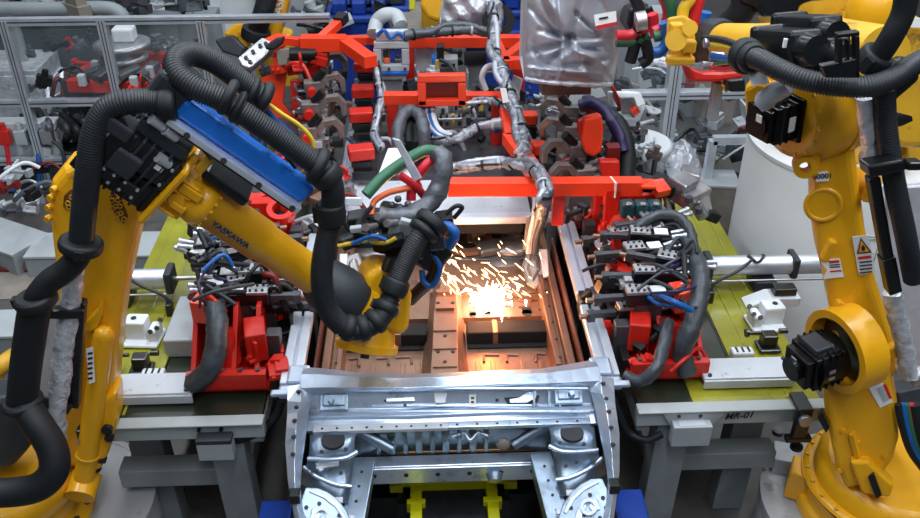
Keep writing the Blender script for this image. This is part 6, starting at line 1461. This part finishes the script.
# grey white gear behind the fence, right centre
t=thing('white_bracket','white open box bracket beside the red hood, right of the big silver cover','bracket',PZ(636,115,.0)); Yw=PZ(636,112,1.15)[1]
m=MB(); m.trace([(612,92),(640,92),(646,104),(638,108),(634,98),(620,98),(622,122),(614,112)],(0,Yw,1.1),(0,-1,.35),.18); m.build('bracket','white_paint',t,bevel=.01)
m=MB(); m.trace([(620,98),(638,97),(646,106),(640,120),(630,126),(622,120)],(0,Yw+.2,1.1),(0,-1,.35),.03); m.build('back_plate','white_worn',t,bevel=.006); m=MB(); m.cyl(PY(632,112,Yw+.1),PY(638,108,Yw+.1),.04); m.build('indicator','orange_red',t)
m=MB(); q=PY(630,122,Yw); m.b2(q[0]-.06,q[0]+.06,Yw+.05,Yw+.17,0,q[2]); m.build('stand','light_grey',t)
t=thing('turntable','white round turntable disc right of the red block','turntable',PZ(638,142,.6)); q=V(PZ(638,142,.85)); m=MB(); m.lathe([(.12,-.85),(.12,-.06),(.26,-.05),(.26,0),(.24,.01)],q,seg=40); m.build('disc','white_paint',t); m=MB(); m.bar(q+V((-.1,-.1,.03)),q+V((.08,.14,.03)),.06,.04); m.cyl(q+V((0,0,.01)),q+V((0,0,.08)),.05); m.build('arm','dark_steel',t,bevel=.01)
t=thing('foil_heap','heap of crumpled silver foil beside the white turntable','foil',PZ(662,160,.3)); m=MB(); rr=random.Random(4)
R=[]
for i in range(15):
    row=[]
    for j in range(15):
        u,v=i/14*2-1,j/14*2-1; h=max(0,(1-u*u)*(1-v*v))**.5*.3; row.append((PZ(664,158,.6)[0]+u*.32+rr.uniform(-.02,.02),PZ(664,158,.6)[1]+v*.26+rr.uniform(-.02,.02),.45+h+rr.uniform(-.035,.035)))
    R.append(row)
m.grid(R,False); m.build('foil','foil',t,solid=.01); m=MB(); c=PZ(664,158,.6); m.b2(c[0]-.3,c[0]+.3,c[1]-.22,c[1]+.22,0,.46); m.build('box','charcoal',t)
duct('beige metal channel running from the grey gripper towards the tall white cylinder',[PZ(668,176,.62),PZ(738,178,.62)],.28,.62,'light_grey','tan')
for k,(px,py,w,h,l) in enumerate([(636,64,.3,1.1,'pale grey motor housing between silver cover and right fence'),(652,78,.35,.9,'white grey machine box behind the right fence panel'),(690,92,.5,.6,'grey machine box behind the right fence beside the post'),(716,100,.35,.7,'grey box behind the right fence near the hose end'),(640,50,.4,1.3,'light grey box behind the coloured cables')]):
    unit('machine_housing',l,'machine',px,py+26,0,w,.4,h,['light_grey','white_worn','grey_paint','tan','light_grey'][k],2,False,'light_grey')
t=thing('red_gripper','red gripper base with black blocks hanging under the right robot wrist','gripper',PY(712,72,4.6)); m=MB(); m.trace([(688,66),(704,72),(722,72),(742,70),(744,78),(716,82),(694,82)],(0,4.6,2.2),(0,-1,.3),.15); m.build('base','red',t,bevel=.015)
m=MB(); m.trace([(728,80),(745,78),(746,92),(730,92)],(0,4.5,2.1),(0,-1,.3),.1); m.build('block','black',t,bevel=.01); m=MB(); m.bar(PY(718,82,4.6),PY(712,120,4.6),.06,.05); m.build('strut','light_grey',t,bevel=.01); m=MB(); m.bar(PY(724,84,4.55),PY(727,90,4.55),.04,.03); m.build('clip','cable_yellow',t)
cols=[('cable_red','red'),('cable_green','green'),('cable_blue','blue'),('rubber','black'),('cable_white','white'),('cable_red','dark red'),('cable_yellow','yellow')]
PT=[[(660,-10),(668,10),(664,26),(654,32)],[(666,-8),(672,14),(668,32),(654,37)],[(664,22),(668,38),(662,50),(654,53)],[(688,-8),(690,10),(684,26),(690,50)],[(684,20),(686,36),(692,48),(697,58)],[(702,-8),(696,12),(692,40),(694,60)],[(680,-10),(690,-2),(684,8),(682,20)]]
for k,((c_,nm),p) in enumerate(zip(cols,PT)):
    harness('cable','%s cable in the coloured bundle at the right robot wrist'%nm,'cable',[PY(a,b,4.35-.03*k) for a,b in p],.028,c_)
for k,(c_,nm,p) in enumerate([('cable_red','thick red cable entering the side of the big silver cover',[(616,36),(628,36),(640,32),(645,27)]),('cable_green','thick dark green cable under the red one at the silver cover',[(616,41),(630,41),(642,38),(648,34)]),('cable_blue','bright blue cable reaching from the yellow wrist to the gun',[(706,12),(702,30),(698,50),(700,60)]),('rubber','thick black cable beside the big silver cover',[(632,-8),(640,14),(636,40),(630,62)]),('rubber','black cable drooping below the gun connector',[(640,30),(646,44),(648,58),(640,64)])]):
    harness('cable',nm,'cable',[PY(a,b,4.6) for a,b in p],.032,c_)
t=thing('cable_connector','black cable connector block between the silver cover and the yellow wrist','connector',PY(642,22,4.75)); m=MB(); m.trace([(630,8),(652,4),(658,20),(650,34),(634,36),(626,24)],(0,4.75,2.5),(0,-1,.2),.2); m.build('body','black',t,bevel=.02); m=MB(); m.cyl(PY(636,22,4.5),PY(646,20,4.5),.05); m.build('fitting','steel',t)
m=MB(); m.cyl(PY(652,14,4.5),PY(656,36,4.5),.03); m.build('red_sleeve','cable_red',t)
# ================= bolted-on small parts that fill the tooling =================
def clutter(t,x0,y0,x1,y1,z0,z1,n,seed,cols,size=(.05,.13),names=('bracket','valve','cover','hose','fitting')):
    r=random.Random(seed)
    for k in range(n):
        px,py=r.uniform(x0,x1),r.uniform(y0,y1); z=r.uniform(z0,z1); q=V(PZ(px,py,z)); c=cols[r.randrange(len(cols))]
        w,d,h=(r.uniform(*size) for _ in range(3)); R=Matrix.Rotation(r.choice((0,0,.2,-.3,.6,-.7)),3,'Z')@Matrix.Rotation(r.choice((0,0,.3,-.3)),3,'Y'); kind=r.randrange(5); m=MB()
        if kind==0:      # angle bracket with holes
            m.box(q,(w,d,.018),R); m.box(q+R@V((w/2-.01,0,h/2)),(.018,d,h),R); m.cyl(q+R@V((-w*.2,0,.009)),q+R@V((-w*.2,0,.024)),.014,seg=8)
        elif kind==1:    # valve: body, coil, two ports
            m.box(q,(w,d*.6,h*.6),R); m.cyl(q+R@V((0,0,h*.3)),q+R@V((0,0,h*.7)),w*.22,seg=14); m.cyl(q+R@V((-w*.3,-d*.3,0)),q+R@V((-w*.3,-d*.5,0)),.014,seg=8); m.cyl(q+R@V((w*.3,-d*.3,0)),q+R@V((w*.3,-d*.5,0)),.014,seg=8)
        elif kind==2:    # stepped cover
            m.box(q,(w,d,h*.5),R); m.box(q+R@V((w*.1,0,h*.35)),(w*.6,d*.8,h*.3),R); m.box(q+R@V((-w*.3,-d*.5,0)),(w*.2,.02,h*.3),R)
        elif kind==3:    # short bent hose
            a=R@V((w*1.4,0,0)); m.tube([q-a,q-a*.4+V((0,-.02,.05)),q+a*.4+V((0,.0,.05)),q+a+V((0,-.03,-.05))],r.uniform(.009,.02),8)
        else:            # rod and end blocks
            a=R@V((w*.9,0,0)); m.cyl(q-a,q+a,.018,seg=10); m.box(q-a,(.035,.06,.06),R); m.box(q+a,(.035,.06,.06),R)
        m.build(names[kind],c,t,bevel=.005 if kind in(0,2) else 0)
O=bpy.data.objects
DK=['black','rubber','dark_steel','charcoal','brown_steel','steel','light_grey']
clutter(O['tooling_base'],296,62,346,150,.95,1.25,34,1,['brown_steel','black','dark_steel','steel','rubber','pan','light_grey','charcoal','dark_red'])
clutter(O['tooling_base'],262,140,345,235,.93,1.1,30,2,['brown_steel','pan','dark_red','black','steel','red','charcoal','light_grey'])
clutter(O['tooling_base.001'],556,98,612,218,.95,1.25,46,3,['brown_steel','black','dark_steel','steel','rubber','black','charcoal','charcoal','dark_red'])
clutter(O['tooling_base.001'],606,130,668,190,.8,1.1,22,4,DK)
clutter(O['rear_frame'],374,74,506,112,.9,1.15,30,5,['steel','light_grey','black','charcoal','dark_steel','aluminium','white_paint'])
clutter(O['rear_frame'],380,110,508,146,1.0,1.1,24,6,['steel','light_grey','black','charcoal','aluminium','foil_dark'],(.04,.09))
clutter(O['rear_frame'],505,90,545,180,.9,1.15,18,7,['charcoal','black','dark_steel','blue_paint','light_grey','steel'])
clutter(O['back_gantry'],378,30,530,74,.9,1.35,26,8,['black','charcoal','light_grey','steel','dark_steel','white_paint','blue_paint'])
clutter(O['positioning_fixture'],598,196,672,304,1.12,1.30,56,9,['black','black','rubber','charcoal','dark_steel','dark_red','steel','red'],(.04,.09))
clutter(O['positioning_fixture.001'],200,198,294,306,1.10,1.30,74,10,['black','black','rubber','charcoal','dark_steel','dark_red','steel','red'],(.04,.09))
clutter(O['positioning_fixture'],616,300,690,372,1.0,1.1,12,11,['red','dark_red','red','black'],(.05,.11))
clutter(O['positioning_fixture.001'],222,300,282,372,1.0,1.1,12,12,['red','dark_red','red','black'],(.05,.11))
clutter(O['turntable_fixture'],30,34,200,92,.7,1.15,40,13,['charcoal','grey_dark','dark_steel','light_grey','black','red','steel','grey_dark'],(.05,.13))
clutter(O['turntable_fixture'],30,108,110,160,.15,.5,20,14,['charcoal','grey_dark','black','light_grey','dark_steel'],(.08,.22))
clutter(O['machine_housing'],606,62,666,140,.4,1.0,22,15,['light_grey','white_paint','dark_steel','charcoal','tan','grey_paint'],(.08,.2))
clutter(O['machine_housing.002'],682,84,745,165,.2,.8,24,16,['charcoal','dark_steel','tan','grey_dark','light_grey','black','dark_red'],(.08,.2))
clutter(O['swing_arm_frame'],262,44,330,74,1.2,1.42,14,17,['black','rubber','red','dark_steel','orange_red','steel'],(.06,.14))
clutter(O['worktable'],300,2,400,40,.6,1.1,20,18,['blue_paint','charcoal','light_grey','black','steel','grey_dark'],(.1,.25))
clutter(O['pneumatic_station'],0,165,48,212,.1,.55,18,19,['light_grey','charcoal','white_paint','black','steel','grey_dark','dark_red'],(.06,.15))
clutter(O['control_cabinet.002'],0,-4,215,12,.6,1.2,26,20,['charcoal','grey_dark','light_grey','black','dark_steel','tan'],(.1,.35))
# ================= light and camera =================
def area(name,loc,sx,sy,e,col=(1,1,1),rot=(0,0,0)):
    l=bpy.data.lights.new(name,'AREA'); l.shape='RECTANGLE'; l.size=sx; l.size_y=sy; l.energy=e; l.color=col
    o=bpy.data.objects.new(name,l); COL.objects.link(o); o.location=loc; o.rotation_euler=rot; return o
CW=(.86,.93,1.0)
for x in(-3.2,.3,3.6):
    for y in(-2.2,.6,3.6,7.2,11.0):
        area('hall_and_fill_light',(x,y,6.6),.5,2.6,{-2.2:62,.6:95,3.6:150,7.2:84,11.0:66}[y]*(.45 if x<-3 and y<1 else 1),CW)  # the rows nearest the camera are added fill to brighten front faces
pl=bpy.data.lights.new('weld_arc','POINT'); pl.energy=12; pl.color=(1,.29,.075); pl.shadow_soft_size=.06
o=bpy.data.objects.new('weld_arc',pl); COL.objects.link(o); wp=PZ(489,290,.98); o.location=wp
w=bpy.data.worlds.new('hall'); scn.world=w; w.use_nodes=True
w.node_tree.nodes['Background'].inputs[0].default_value=(.60,.72,.9,1); w.node_tree.nodes['Background'].inputs[1].default_value=.05
cam=bpy.data.cameras.new('camera'); co=bpy.data.objects.new('camera',cam); COL.objects.link(co); scn.camera=co
cam.sensor_width=36; cam.lens=36*F/920; cam.clip_start=.05; cam.clip_end=100
R=Matrix((( _r[0],_u[0],-_d[0]),(_r[1],_u[1],-_d[1]),(_r[2],_u[2],-_d[2])))
co.matrix_world=Matrix.Translation((0,0,CAMZ))@R.to_4x4()
scn.view_settings.view_transform='Standard'; scn.view_settings.look='None'; scn.view_settings.gamma=1; scn.view_settings.use_curve_mapping=False
scn.view_settings.exposure=0.0
for o in bpy.data.objects:
    if '_o' in o: del o['_o']
